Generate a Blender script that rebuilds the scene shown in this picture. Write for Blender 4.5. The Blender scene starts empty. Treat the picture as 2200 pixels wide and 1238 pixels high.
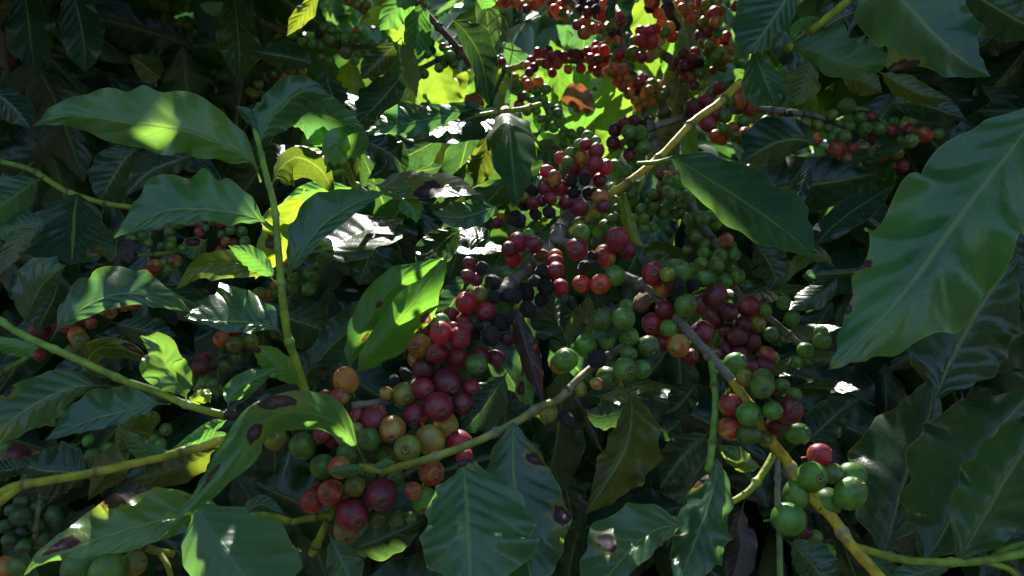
import bpy, math, random
from mathutils import Vector, Matrix, noise
R = math.radians
random.seed(11)
sc = bpy.context.scene
COL = sc.collection

# ------------------------------------------------------------------ camera, sky, sun, exposure
F = 1727.0            # focal length in photo pixels (2200 px wide)
CZ = 1.15             # camera height
cd = bpy.data.cameras.new('camera'); cam = bpy.data.objects.new('camera', cd); COL.objects.link(cam)
cam.location = (0, 0, CZ); cam.rotation_euler = (R(90), 0, 0)
cd.sensor_width = 36; cd.lens = 36 * F / 2200; cd.clip_start = .02; cd.clip_end = 200
cd.dof.use_dof = True; cd.dof.focus_distance = .44; cd.dof.aperture_fstop = 20
sc.camera = cam
SUN = Vector((-.07, .64, .77)).normalized()
w = bpy.data.worlds.new('World'); sc.world = w; w.use_nodes = True
wn = w.node_tree.nodes; bg = wn['Background']
sky = wn.new('ShaderNodeTexSky'); sky.sky_type = 'NISHITA'; sky.sun_disc = False
sky.sun_elevation = math.asin(SUN.z); sky.sun_rotation = math.atan2(SUN.x, SUN.y)
w.node_tree.links.new(sky.outputs[0], bg.inputs[0]); bg.inputs[1].default_value = .15
sd = bpy.data.lights.new('sun', 'SUN'); sun = bpy.data.objects.new('sun', sd); COL.objects.link(sun)
sd.energy = 4.5; sd.angle = R(.5); sd.color = (1, .95, .86)
sun.rotation_euler = SUN.to_track_quat('Z', 'Y').to_euler(); sun.location = (0, 3, 6)
sc.view_settings.view_transform = 'Standard'; sc.view_settings.look = 'None'
sc.view_settings.exposure = 1.65; sc.view_settings.gamma = 1
sc.cycles.max_bounces = 8; sc.cycles.transmission_bounces = 6; sc.cycles.sample_clamp_indirect = 4

# ------------------------------------------------------------------ helpers
CAM = Vector((0, 0, CZ))
def P(x, y, d): return Vector(((x - 1100) / F * d, d, CZ - (y - 619) / F * d))
def lerp(a, b, t): return a + (b - a) * t
def interp(t, ks):
    for (a, va), (b, vb) in zip(ks, ks[1:]):
        if t <= b:
            s = (t - a) / (b - a) if b > a else 0
            s = s * s * (3 - 2 * s)
            return va + (vb - va) * s
    return ks[-1][1]
def spline(pts, n):
    """Catmull-Rom through the points, n+1 samples spaced evenly in length"""
    if len(pts) == 2: pts = [pts[0], (pts[0] + pts[1]) / 2, pts[1]]
    q = [pts[0] * 2 - pts[1]] + list(pts) + [pts[-1] * 2 - pts[-2]]
    dense = []
    for i in range(1, len(q) - 2):
        for k in range(16):
            t = k / 16; a, b, c, d = q[i-1], q[i], q[i+1], q[i+2]
            dense.append(.5 * ((2*b) + (c-a)*t + (2*a-5*b+4*c-d)*t*t + (3*b-a-3*c+d)*t**3))
    dense.append(pts[-1].copy())
    L = [0]
    for a, b in zip(dense, dense[1:]): L.append(L[-1] + (b - a).length)
    out = []; j = 0
    for k in range(n + 1):
        s = L[-1] * k / n
        while j < len(L) - 2 and L[j+1] < s: j += 1
        t = (s - L[j]) / max(L[j+1] - L[j], 1e-9)
        out.append(dense[j].lerp(dense[j+1], min(max(t, 0), 1)))
    return out
def mesh(name, V, Fc, mat, uv=None, vcol=None, smooth=True):
    m = bpy.data.meshes.new(name); m.from_pydata([tuple(v) for v in V], [], Fc)
    if smooth: m.polygons.foreach_set('use_smooth', [True] * len(m.polygons))
    if uv:
        l = m.uv_layers.new(name='UVMap'); vi = [0] * len(m.loops); m.loops.foreach_get('vertex_index', vi)
        l.data.foreach_set('uv', [c for i in vi for c in uv[i]])
    if vcol:
        a = m.color_attributes.new('col', 'FLOAT_COLOR', 'POINT')
        a.data.foreach_set('color', [c for v in vcol for c in (v[0], v[1], v[2], 1)])
    m.materials.append(mat); m.update()
    return m
def link(name, data, parent=None, loc=None, color=None):
    o = bpy.data.objects.new(name, data); COL.objects.link(o)
    if parent: o.parent = parent
    if loc is not None: o.location = loc
    if color: o.color = color
    return o
THINGS = {}
def thing(key, name, label, cat, base, group=None):
    o = bpy.data.objects.new(name, None); COL.objects.link(o); o.empty_display_size = .02
    o.location = base; o['label'] = label; o['category'] = cat
    if group: o['group'] = group
    THINGS[key] = o; o['_'] = 0; del o['_']
    return o
def tag(o, label, cat, group=None):
    o['label'] = label; o['category'] = cat
    if group: o['group'] = group
    return o

# ------------------------------------------------------------------ materials
class N:
    def __init__(s, name):
        s.m = bpy.data.materials.new(name); s.m.use_nodes = True; s.t = s.m.node_tree; s.t.nodes.clear()
        s.out = s.n('OutputMaterial')
    def n(s, typ, **kw):
        x = s.t.nodes.new('ShaderNode' + typ)
        for k, v in kw.items(): setattr(x, k, v)
        return x
    def set(s, sock, v):
        if isinstance(v, bpy.types.NodeSocket): s.t.links.new(v, sock)
        else: sock.default_value = v
    def math(s, op, a, b=0., c=0., clamp=False):
        x = s.n('Math', operation=op); x.use_clamp = clamp
        s.set(x.inputs[0], a); s.set(x.inputs[1], b); s.set(x.inputs[2], c); return x.outputs[0]
    def step(s, v, a, b, lo=0., hi=1.):
        x = s.n('MapRange', interpolation_type='SMOOTHSTEP'); s.set(x.inputs['Value'], v)
        x.inputs['From Min'].default_value = a; x.inputs['From Max'].default_value = b
        x.inputs['To Min'].default_value = lo; x.inputs['To Max'].default_value = hi
        return x.outputs[0]
    def mix(s, f, a, b, bt='MIX'):
        x = s.n('Mix', data_type='RGBA', blend_type=bt); s.set(x.inputs[0], f)
        for so, v in ((x.inputs[6], a), (x.inputs[7], b)):
            s.set(so, v if isinstance(v, bpy.types.NodeSocket) else (v[0], v[1], v[2], 1))
        return x.outputs[2]
    def noise(s, vec, scale, detail=3, rough=.55, out=0):
        x = s.n('TexNoise'); s.set(x.inputs['Vector'], vec); x.inputs['Scale'].default_value = scale
        x.inputs['Detail'].default_value = detail; x.inputs['Roughness'].default_value = rough
        return x.outputs[out]
    def vadd(s, a, b, op='ADD'):
        x = s.n('VectorMath', operation=op); s.set(x.inputs[0], a); s.set(x.inputs[1], b); return x.outputs[0]
    def bump(s, h, strength, dist, prev=None):
        x = s.n('Bump'); s.set(x.inputs['Height'], h); x.inputs['Strength'].default_value = strength
        x.inputs['Distance'].default_value = dist
        if prev: s.set(x.inputs['Normal'], prev)
        return x.outputs[0]

def leaf_material(name, spots=(), dead=False, autospot=True):
    s = N(name)
    tc = s.n('TexCoord'); oi = s.n('ObjectInfo'); geo = s.n('NewGeometry')
    sep = s.n('SeparateXYZ'); s.set(sep.inputs[0], tc.outputs['UV'])
    u, v = sep.outputs[0], sep.outputs[1]
    vv = s.math('SUBTRACT', s.math('MULTIPLY', v, 2.), 1.)
    av = s.math('ABSOLUTE', vv)
    rnd = s.n('CombineXYZ'); 
    for i, k in enumerate((37., 91., 53.)): s.set(rnd.inputs[i], s.math('MULTIPLY', oi.outputs['Random'], k))
    pos = s.vadd(tc.outputs['Object'], rnd.outputs[0])
    base = oi.outputs['Color']
    n1 = s.noise(pos, 22, 4); n2 = s.noise(pos, 160, 4); n3 = s.noise(pos, 9, 2)
    # side veins: leave the midrib and sweep towards the tip
    wob = s.math('MULTIPLY', s.math('SUBTRACT', n3, .5), .35)
    sv = s.math('SUBTRACT', s.math('MULTIPLY', u, 9.), s.math('MULTIPLY', s.math('POWER', av, .85), 1.6))
    sv = s.math('ADD', s.math('ADD', sv, wob), s.math('MULTIPLY', s.math('SIGN', vv), .17))
    fr = s.math('ABSOLUTE', s.math('SUBTRACT', s.math('FRACT', sv), .5))   # .5 on the vein ... 0 between
    vein = s.math('MULTIPLY', s.step(fr, .455, .5), s.step(av, .95, .5))
    quilt = s.math('MULTIPLY', s.step(fr, .1, .5), s.step(av, 1., .2))
    mid = s.step(av, .05, .022)
    fine = s.n('TexVoronoi', feature='DISTANCE_TO_EDGE'); s.set(fine.inputs['Vector'], pos); fine.inputs['Scale'].default_value = 230
    net = s.step(fine.outputs['Distance'], .09, .0)
    col = s.mix(s.step(n1, .3, .72), s.mix(1., base, (.66, .74, .8), 'MULTIPLY'), s.mix(1., base, (1.3, 1.22, 1.), 'MULTIPLY'))
    col = s.mix(s.step(n3, .55, .75, 0, .5), col, s.mix(1., base, (1.75, 1.25, .65), 'MULTIPLY'))
    if not dead:
        col = s.mix(s.math('MULTIPLY', vein, .3), col, s.mix(.5, base, (.12, .2, .05)))
        col = s.mix(s.math('MULTIPLY', net, .10), col, (.10, .18, .05))
        col = s.mix(s.math('MULTIPLY', mid, .75), col, (.13, .22, .06))
        col = s.mix(s.math('MULTIPLY', s.step(av, .965, .995), .5), col, (.15, .2, .04))
    else:
        col = s.mix(s.step(n1, .45, .65), col, s.mix(1., base, (.5, .45, .5), 'MULTIPLY'))
        col = s.mix(s.step(n2, .6, .75, 0, .5), col, (.14, .1, .08))
        col = s.mix(s.math('MULTIPLY', mid, .5), col, (.11, .08, .05))
    spot = None
    warp = s.vadd(tc.outputs['UV'], s.vadd(s.vadd(s.noise(pos, 150, 4, out=1), (.5, .5, .5), 'SUBTRACT'), (.10, .30, 0), 'MULTIPLY'))
    for (su, svv, ru, rv) in spots:
        d = s.vadd(s.vadd(warp, (su, svv * .5 + .5, 0), 'SUBTRACT'), (1.3 / ru, 2.6 / rv, 0), 'MULTIPLY')
        ln = s.n('VectorMath', operation='LENGTH'); s.set(ln.inputs[0], s.vadd(d, (1, 1, 0), 'MULTIPLY'))
        spot = ln.outputs['Value'] if spot is None else s.math('MINIMUM', spot, ln.outputs['Value'])
    if autospot and not dead:
        vo = s.n('TexVoronoi'); s.set(vo.inputs['Vector'], pos); vo.inputs['Scale'].default_value = 38
        sp = s.n('SeparateColor'); s.set(sp.inputs[0], vo.outputs['Color'])
        a = s.math('ADD', s.math('MULTIPLY', vo.outputs['Distance'], 9.), s.math('MULTIPLY', s.step(sp.outputs[0], .03, .06), 6.))
        a = s.math('ADD', a, s.math('MULTIPLY', s.math('SUBTRACT', n2, .5), .8))
        spot = a if spot is None else s.math('MINIMUM', spot, a)
    smask = None
    if spot is not None:
        smask = s.step(spot, 1.05, .93)
        col = s.mix(s.step(spot, 2.2, 1., 0, .6), col, (.12, .14, .025))
        col = s.mix(smask, col, s.mix(s.step(spot, .1, .6), (.075, .056, .075), (.034, .021, .030)))
    # pale matt dust and scratches
    dust = s.math('MULTIPLY', s.step(s.noise(pos, 420, 2), .66, .78), .35)
    col = s.mix(dust, col, (.17, .2, .16))
    back = geo.outputs['Backfacing']
    colb = s.mix(back, col, s.mix(.6, col, s.mix(1., base, (1.5, 1.3, 1.0), 'MULTIPLY')))
    h = s.math('ADD', s.math('MULTIPLY', s.step(fr, .1, .5), -.5), s.math('MULTIPLY', n2, .12))
    h = s.math('ADD', h, s.math('MULTIPLY', mid, -.5))
    b1 = s.bump(h, .48, .0009); b2 = s.bump(s.math('ADD', net, s.noise(pos, 500, 2)), .12, .0003, b1)
    pb = s.n('BsdfPrincipled'); s.set(pb.inputs['Base Color'], colb)
    ro = s.math('ADD', s.step(n1, .3, .7, .2, .34), s.math('MULTIPLY', back, .2))
    if smask is not None: ro = s.math('ADD', ro, s.math('MULTIPLY', smask, .35))
    s.set(pb.inputs['Roughness'], ro if not dead else .6)
    s.set(pb.inputs['Specular IOR Level'], .62 if smask is None else s.math('SUBTRACT', .62, s.math('MULTIPLY', smask, .5)))
    s.set(pb.inputs['Normal'], b2)
    tr = s.n('BsdfTranslucent'); 
    tcol = s.mix(1., colb, (5.5, 4.8, 1.6) if not dead else (3, 1.4, .6), 'MULTIPLY')
    tcol = s.mix(s.math('MULTIPLY', s.math('MAXIMUM', vein, mid), .5), tcol, (.1, .16, .02))
    s.set(tr.inputs['Color'], tcol); s.set(tr.inputs['Normal'], b1)
    mx = s.n('MixShader'); mx.inputs[0].default_value = .42 if not dead else .2
    s.t.links.new(pb.outputs[0], mx.inputs[1]); s.t.links.new(tr.outputs[0], mx.inputs[2])
    s.t.links.new(mx.outputs[0], s.out.inputs[0])
    return s.m
M_LEAF = leaf_material('leaf')
M_DEAD = leaf_material('dry_leaf', dead=True)

def simple_leaf_material(name, lo, hi):
    s = N(name); tc = s.n('TexCoord'); geo = s.n('NewGeometry')
    r = geo.outputs['Random Per Island']
    col = s.mix(r, lo, hi); col = s.mix(s.step(s.noise(tc.outputs['Object'], 30, 2), .4, .7, 0, .4), col, (.06, .09, .02))
    pb = s.n('BsdfPrincipled'); s.set(pb.inputs['Base Color'], col); pb.inputs['Roughness'].default_value = .36
    tr = s.n('BsdfTranslucent'); s.set(tr.inputs['Color'], s.mix(1., col, (5.5, 4.8, 1.6), 'MULTIPLY'))
    mx = s.n('MixShader'); mx.inputs[0].default_value = .42
    s.t.links.new(pb.outputs[0], mx.inputs[1]); s.t.links.new(tr.outputs[0], mx.inputs[2]); s.t.links.new(mx.outputs[0], s.out.inputs[0])
    return s.m
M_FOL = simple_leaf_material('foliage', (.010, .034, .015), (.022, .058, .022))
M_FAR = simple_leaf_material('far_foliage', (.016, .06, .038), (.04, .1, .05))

def cherry_material():
    s = N('cherry_skin'); tc = s.n('TexCoord'); oi = s.n('ObjectInfo')
    ob = tc.outputs['Object']; sep = s.n('SeparateXYZ'); s.set(sep.inputs[0], ob); z = sep.outputs[2]
    rnd = s.n('CombineXYZ')
    for i, k in enumerate((17., 31., 53.)): s.set(rnd.inputs[i], s.math('MULTIPLY', oi.outputs['Random'], k))
    pos = s.vadd(ob, rnd.outputs[0])
    n1 = s.noise(pos, 1.1, 3); n2 = s.noise(pos, 7, 4); n3 = s.noise(pos, 28, 2)
    base = oi.outputs['Color']
    k = s.math('SUBTRACT', 1., oi.outputs['Alpha'])          # how much of the skin is still another colour
    f = s.math('ADD', s.math('MULTIPLY', z, -.28), s.math('MULTIPLY', s.math('SUBTRACT', n1, .5), 2.2))
    f = s.math('ADD', f, s.math('MULTIPLY', s.math('SUBTRACT', k, .5), 1.4))
    col = s.mix(s.math('MULTIPLY', s.step(f, -.25, .45), s.step(k, 0., .3)), base, (.29, .27, .05))
    col = s.mix(s.step(n1, .35, .7), s.mix(1., col, (.72, .7, .75), 'MULTIPLY'), s.mix(1., col, (1.25, 1.2, 1.05), 'MULTIPLY'))
    col = s.mix(s.step(n3, .58, .75, 0, .28), col, s.mix(.6, col, (.28, .22, .12)))
    col = s.mix(s.step(n2, .66, .72, 0, .45), col, (.05, .03, .02))
    col = s.mix(s.step(s.noise(pos, 2.4, 5, .65), .42, .7, .03, .3), col, s.mix(.5, col, (.34, .27, .25)))     # waxy bloom
    rr = s.math('SQRT', s.math('ADD', s.math('POWER', sep.outputs[0], 2.), s.math('POWER', sep.outputs[1], 2.)))
    top = s.step(z, .2, .4)
    scar = s.math('MULTIPLY', top, s.step(rr, .5, .34))
    ring = s.math('MULTIPLY', top, s.math('MULTIPLY', s.step(rr, .17, .21), s.step(rr, .27, .23)))
    dot = s.math('MULTIPLY', top, s.step(rr, .12, .06))
    col = s.mix(s.math('MULTIPLY', scar, .5), col, s.mix(.5, col, (.3, .24, .12)))
    col = s.mix(s.math('MULTIPLY', ring, .8), col, s.mix(.6, col, (.03, .025, .02)))
    col = s.mix(dot, col, (.03, .018, .012))
    pb = s.n('BsdfPrincipled'); s.set(pb.inputs['Base Color'], col)
    s.set(pb.inputs['Roughness'], s.math('ADD', s.step(n2, .3, .7, .3, .46), s.math('MULTIPLY', scar, .2)))
    pb.inputs['Subsurface Weight'].default_value = .2; pb.inputs['Subsurface Radius'].default_value = (.004, .0018, .0008)
    pb.inputs['Subsurface Scale'].default_value = 1.
    s.set(pb.inputs['Normal'], s.bump(s.math('ADD', n2, s.math('MULTIPLY', n3, .3)), .12, .0012))
    tr = s.n('BsdfTranslucent'); s.set(tr.inputs['Color'], s.mix(1., col, (1.9, 1.9, 1.9), 'MULTIPLY'))
    mx = s.n('MixShader'); mx.inputs[0].default_value = .28
    s.t.links.new(pb.outputs[0], mx.inputs[1]); s.t.links.new(tr.outputs[0], mx.inputs[2]); s.t.links.new(mx.outputs[0], s.out.inputs[0])
    return s.m
def dried_material():
    s = N('dried_cherry_skin'); tc = s.n('TexCoord'); oi = s.n('ObjectInfo'); ob = tc.outputs['Object']
    n1 = s.noise(ob, 3, 4); n2 = s.noise(ob, 14, 4)
    col = s.mix(s.step(n1, .35, .7), oi.outputs['Color'], s.mix(1., oi.outputs['Color'], (2.2, 2., 2.), 'MULTIPLY'))
    col = s.mix(s.step(n2, .6, .78, 0, .5), col, (.11, .1, .1))
    pb = s.n('BsdfPrincipled'); s.set(pb.inputs['Base Color'], col); pb.inputs['Roughness'].default_value = .68
    s.set(pb.inputs['Normal'], s.bump(s.math('ADD', n2, n1), .9, .002))
    s.t.links.new(pb.outputs[0], s.out.inputs[0]); return s.m
M_CH = cherry_material(); M_DRY = dried_material()
def stem_material(name, bark):
    s = N(name); tc = s.n('TexCoord'); at = s.n('Attribute', attribute_name='col'); ob = tc.outputs['Object']
    st = s.vadd(tc.outputs['UV'], (1., 1., 1.), 'MULTIPLY')
    n1 = s.noise(ob, 120, 4); n2 = s.noise(ob, 420, 3)
    stretch = s.noise(s.vadd(tc.outputs['UV'], (26., 7., 1.), 'MULTIPLY'), 1., 4)
    col = s.mix(s.step(n1, .3, .7), s.mix(1., at.outputs['Color'], (.6, .6, .6), 'MULTIPLY'), s.mix(1., at.outputs['Color'], (1.3, 1.25, 1.15), 'MULTIPLY'))
    col = s.mix(s.step(stretch, .52, .68, 0, .55 if bark else .5), col, (.05, .035, .025) if bark else (.10, .085, .03))
    if bark: col = s.mix(s.step(n2, .55, .72, 0, .5), col, (.2, .19, .16))
    pb = s.n('BsdfPrincipled'); s.set(pb.inputs['Base Color'], col); pb.inputs['Roughness'].default_value = .72 if bark else .5; pb.inputs['Specular IOR Level'].default_value = .2
    s.set(pb.inputs['Normal'], s.bump(s.math('ADD', stretch, s.math('MULTIPLY', n2, .5)), .5 if bark else .2, .0015))
    s.t.links.new(pb.outputs[0], s.out.inputs[0]); return s.m
M_BARK = stem_material('bark', True); M_STEM = stem_material('green_stem', False)

# ------------------------------------------------------------------ leaves
LC = dict(g=(.027, .080, .052), G=(.042, .125, .050), d=(.012, .037, .025), b=(.013, .042, .036), o=(.036, .060, .014),  # d is darkened so inner leaves carry deep shade in their colour
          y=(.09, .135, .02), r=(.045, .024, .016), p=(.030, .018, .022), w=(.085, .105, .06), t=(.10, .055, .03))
PROFILE = [(0, .030), (.05, .026), (.09, .05), (.2, .5), (.33, .86), (.46, 1), (.58, .98), (.7, .80), (.82, .50), (.9, .27), (.96, .09), (1, .0)]
PROFILE_SHORT = [(0, .05), (.05, .2), (.16, .6), (.3, .9), (.45, 1), (.58, .97), (.7, .80), (.82, .52), (.9, .28), (.96, .10), (1, .0)]
def leaf_geometry(pts3, wA, wB, tA, tB, cA, cB, wave, seed, nu=44, nv=7, k=None, short=False, quilt_h=.010, ruf=.075):
    """blade built out from a 3-D midrib; wA, wB real half widths; tA.. tilt of each half from the plane facing away from the lens"""
    rng = random.Random(seed); k = k or rng.uniform(3.0, 4.8)
    mid = spline(pts3, nu); prof = PROFILE_SHORT if short else PROFILE
    V = []; UV = []; Fc = []
    ph = [rng.uniform(0, 6.28) for _ in range(6)]
    rows = 2 * nv + 1
    prevS = None
    for i, p in enumerate(mid):
        t = i / nu
        T = (mid[min(i+1, nu)] - mid[max(i-1, 0)]).normalized()
        view = (p - CAM).normalized()
        S = view.cross(T)
        if S.length < .15 and prevS is not None: S = prevS - T * prevS.dot(T)
        S.normalize()
        if prevS is not None and S.dot(prevS) < -.3: S = -S
        prevS = S
        Nn = S.cross(T)
        if Nn.dot(view) > 0: Nn = -Nn
        if i == 0 and Nn.dot(view) > 0: Nn = -Nn
        w0 = interp(t, prof)
        halves = []
        for side, (w, tl, c) in enumerate(((wA, tA, cA), (wB, tB, cB))):
            sg = 1 if side == 0 else -1
            wob = 1 + .15 * noise.noise(Vector((t * 4.5, ph[side] * 5, 0))) + ruf * (.35 + abs(noise.noise(Vector((t * 4, ph[side], 9)))) * 1.6) * math.sin(6.283 * k * 1.15 * t + ph[2 + side] + 2 * noise.noise(Vector((t * 5, ph[2 + side] * 3, 4)))) * (w0 if t > .08 else 0)
            W = w * w0 * (wob if w0 > .12 else 1)
            q = p.copy(); row = []
            for j in range(1, nv + 1):
                s = j / nv
                a = R(tl * (.35 + .65 * min(1, t * 3)) + c * s + 20 * s * noise.noise(Vector((t * 2.6, ph[side] * 3, 7))))
                q = q + (S * sg * math.cos(a) + Nn * math.sin(a)) * (W / nv)
                am = 1.9 * wave * (.55 + .45 * math.sin(6.283 * t * 1.7 + ph[4 + side])) * W * s ** 2.2
                off = am * (.9 * math.sin(6.283 * k * t - 1.1 * s + ph[side] + 1.2 + 1.8 * noise.noise(Vector((t * 3, ph[2 + side] * 3, 1)))) + .9 * noise.noise(Vector((t * 9, ph[side] * 4, s))))
                quilt = quilt_h * W * math.sin(3.1416 * s) * math.cos(6.283 * (9. * t - 1.6 * s ** .85) + 3.14)
                row.append(q + Nn * (off + quilt))
            halves.append(row)
        gro = Nn * (-.02 * (wA + wB) * w0)
        line = list(reversed(halves[1])) + [p + gro] + halves[0]
        for j, q in enumerate(line): V.append(q); UV.append((t, j / (rows - 1)))
    for i in range(nu):
        for j in range(rows - 1):
            a = i * rows + j
            Fc.append((a, a + 1, a + rows + 1, a + rows))
    return V, Fc, UV
leaf_no = 0
def leaf(key, pts, d0, d1, wA, wB, tA=-18, tB=-18, col='g', cA=-14, cB=-14, wave=.16, dm=0., spots=None, mat=None, name='leaf',
         label=None, short=False, k=None, v=None, quilt=.010, ruf=.075):
    """pts: midrib from base to tip as seen; d0, d1: metres from the lens at base and tip; wA/wB half widths right/left of the walk to the tip"""
    global leaf_no; leaf_no += 1
    L = [0]
    for a, b in zip(pts, pts[1:]): L.append(L[-1] + math.hypot(b[0]-a[0], b[1]-a[1]))
    p3 = []
    for q, l in zip(pts, L):
        u = l / L[-1]; p3.append(P(q[0], q[1], q[2] if len(q) == 3 else lerp(d0, d1, u) + dm * 4 * u * (1 - u)))
    dmid = (d0 + d1) / 2 + dm
    def real(wpx, t, c): return wpx * dmid / F / max(math.cos(R(abs(t + c * .5))), .34)
    V, Fc, UV = leaf_geometry(p3, real(wA, tA, cA), real(wB, tB, cB), tA, tB, cA, cB, wave, leaf_no * 7 + 3, short=short, k=k, quilt_h=quilt, ruf=ruf, nu=44 if quilt < .02 else 110)
    o0 = p3[0]
    # the face that looks at the lens is the upper side of the leaf
    n = (V[Fc[len(Fc)//2][1]] - V[Fc[len(Fc)//2][0]]).cross(V[Fc[len(Fc)//2][2]] - V[Fc[len(Fc)//2][1]])
    if n.dot(CAM - V[Fc[len(Fc)//2][0]]) < 0: Fc = [f[::-1] for f in Fc]
    if v == 'under': Fc = [f[::-1] for f in Fc]
    c = LC[col] if isinstance(col, str) else col
    j = random.uniform(.85, 1.18)
    if mat is None:
        if col in ('r', 'p', 't'): mat = M_DEAD
        elif spots: mat = leaf_material('spotted_leaf', spots, autospot=False)
        else: mat = M_LEAF
    m = mesh(name, [q - o0 for q in V], Fc, mat, UV)
    par = THINGS.get(key)
    ob = link(name, m, par, (o0 - par.location) if par else o0, (c[0]*j, c[1]*j, c[2]*j, 1))
    if label: ob['label'] = label
    elif spots: ob['label'] = 'green leaf with purple-brown blotches'
    elif col == 'y': ob['label'] = 'yellowish leaf'
    return ob

# ------------------------------------------------------------------ stems
SC = dict(bark=(.16, .135, .10), grey=(.17, .155, .13), yg=(.23,.27,.022), ye=(.40,.31,.03), gr=(.09,.20,.03), br=(.09, .05, .03),
          pale=(.15,.28,.045), mo=(.20, .20, .07), dk=(.035, .025, .022))
STEMS = {}
def stem(key, pts, r0, r1, c0='gr', c1='gr', nodes=0, bark=False, name='stem', rough=.09, knob=.5, ring='dk', seg=12, nu=None):
    """pts (x, y, d) as seen; r0, r1 radius in photo pixels"""
    p3 = [P(*p) for p in pts]; n = nu or max(16, len(pts) * 12)
    mid = spline(p3, n); dd0, dd1 = pts[0][2], pts[-1][2]
    ra, rb = r0 * dd0 / F, r1 * dd1 / F
    C0, C1, CR = Vector(SC[c0]), Vector(SC[c1]), Vector(SC[ring])
    npos = [(i + .5 + random.uniform(-.15, .15)) / nodes for i in range(nodes)] if nodes else []
    # resample densely round nodes
    ts = sorted(set([i / n for i in range(n + 1)] + [min(max(q + e, 0), 1) for q in npos for e in (-.022, -.012, -.006, 0, .006, .012, .022)]))
    V = []; UV = []; VC = []; Fc = []
    up = Vector((.13, -.6, .8)); LL = sum((b - a).length for a, b in zip(mid, mid[1:]))
    for i, t in enumerate(ts):
        f = t * n; a = min(int(f), n - 1); p = mid[a].lerp(mid[a+1], f - a)
        T = (mid[min(a+2, n)] - mid[max(a-1, 0)]).normalized()
        X = T.cross(up).normalized(); Y = T.cross(X)
        r = lerp(ra, rb, t); c = C0.lerp(C1, t)
        for q in npos:
            g = math.exp(-((t - q) * LL / (r * .85)) ** 2); r *= 1 + knob * g; c = c.lerp(CR, .85 * g ** 2); c = c.lerp(Vector((.2, .19, .15)), .5 * math.exp(-(((t - q) * LL / r - 1.3) / .5) ** 2))
        for s in range(seg + 1):
            an = 6.2832 * s / seg
            rr = r * (1 + rough * noise.noise((p + X * math.cos(an) * r + Y * math.sin(an) * r) * (.5 / max(r, .001))))
            V.append(p + X * math.cos(an) * rr + Y * math.sin(an) * rr); UV.append((s / seg, t * LL / (6.28 * max(ra, .001)))); VC.append(c)
    R1 = seg + 1
    for i in range(len(ts) - 1):
        for s in range(seg):
            a = i * R1 + s; Fc.append((a, a + 1, a + R1 + 1, a + R1))
    Fc.append(tuple(range(seg - 1, -1, -1))); e = (len(ts) - 1) * R1; Fc.append(tuple(e + s for s in range(seg)))
    par = THINGS[key]; o0 = par.location
    m = mesh(name, [q - o0 for q in V], Fc, M_BARK if bark else M_STEM, UV, VC)
    STEMS.setdefault(key, []).append(mid)
    return link(name, m, par, (0, 0, 0))

# ------------------------------------------------------------------ cherries
def cherry_mesh(name, seed, mat, dried=False):
    rng = random.Random(seed); seg = 26
    prof = []                                     # (radius, z) from the stalk up to the navel scar
    prof += [(.075, -1.42), (.065, -1.2), (.075, -1.04), (.16, -.985)]
    for k in range(1, 14):
        a = math.pi * (k / 14) ; prof.append((math.sin(a), -math.cos(a)))
    prof += [(.34, .945), (.30, .95), (.275, .985), (.235, .985), (.20, .93), (.12, .92), (.07, .91), (.045, .975), (0.0, .98)]
    el = rng.uniform(1.02, 1.2); V = []; Fc = []; ph = rng.uniform(0, 6)
    rows = len(prof)
    for i, (r, z) in enumerate(prof):
        for s in range(seg):
            a = 6.2832 * s / seg
            p = Vector((r * math.cos(a), r * math.sin(a), z))
            if -1 < z and not dried:
                n = noise.noise(p * 1.3 + Vector((seed * 3.1, 0, 0)))
                p *= 1 + .06 * n
                p.x *= .97 + .05 * math.cos(ph)
            if dried and z > -1:
                ridge = abs(math.sin(a * 5.5 + 3 * noise.noise(p * 1.5 + Vector((seed, 0, 0))))) 
                p *= .95 - .17 * (1 - ridge) ** 2 * r + .13 * noise.noise(p * 2.2 + Vector((seed * 2., 1, 0)))
            p.z *= el; V.append(p)
    for i in range(rows - 1):
        for s in range(seg):
            a = i * seg + s; b = i * seg + (s + 1) % seg
            Fc.append((a, b, b + seg, a + seg))
    return mesh(name, V, Fc, mat)
CH = [cherry_mesh('cherry', i, M_CH) for i in range(9)]
CHD = [cherry_mesh('dried_cherry', 20 + i, M_DRY, True) for i in range(4)]
CC = dict(g=((.095, .22, .030), 1), G=((.05, .13, .024), 1), y=((.21, .23, .030), 1), o=((.44, .15, .035), .55), t=((.42, .05, .035), .45), r=((.265, .018, .040), 1),
          d=((.145, .014, .032), 1), b=((.021, .017, .017), 1), h=((.13, .27, .045), 1), k=((.045, .11, .024), 1), u=((.27, .17, .045), .72), R=((.40, .042, .042), .8), T=((.52, .12, .05), .5), O=((.58, .24, .06), .6), w=((.16, .085, .03), 1))  # R, T, O, h: light mixed into the colour; k: shade mixed in
PLACED = []
KIND_LABEL = dict(g='unripe green cherry', k='unripe green cherry', h='unripe green cherry', y='yellow-green cherry', o='orange turning cherry', O='orange turning cherry', u='yellow-brown cherry', t='cherry blushed red over green', T='cherry blushed red over orange',
                  r='ripe red cherry', R='ripe red cherry', d='dark crimson cherry', b='black shrivelled cherry', w='brown wrinkled cherry')
def nearest(key, c):
    best = None
    for mid in STEMS.get(key, []):
        for q in mid:
            d = (q - c).length
            if best is None or d < best[0]: best = (d, q)
    return best[1] if best else c + Vector((0, .01, .004))
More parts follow.
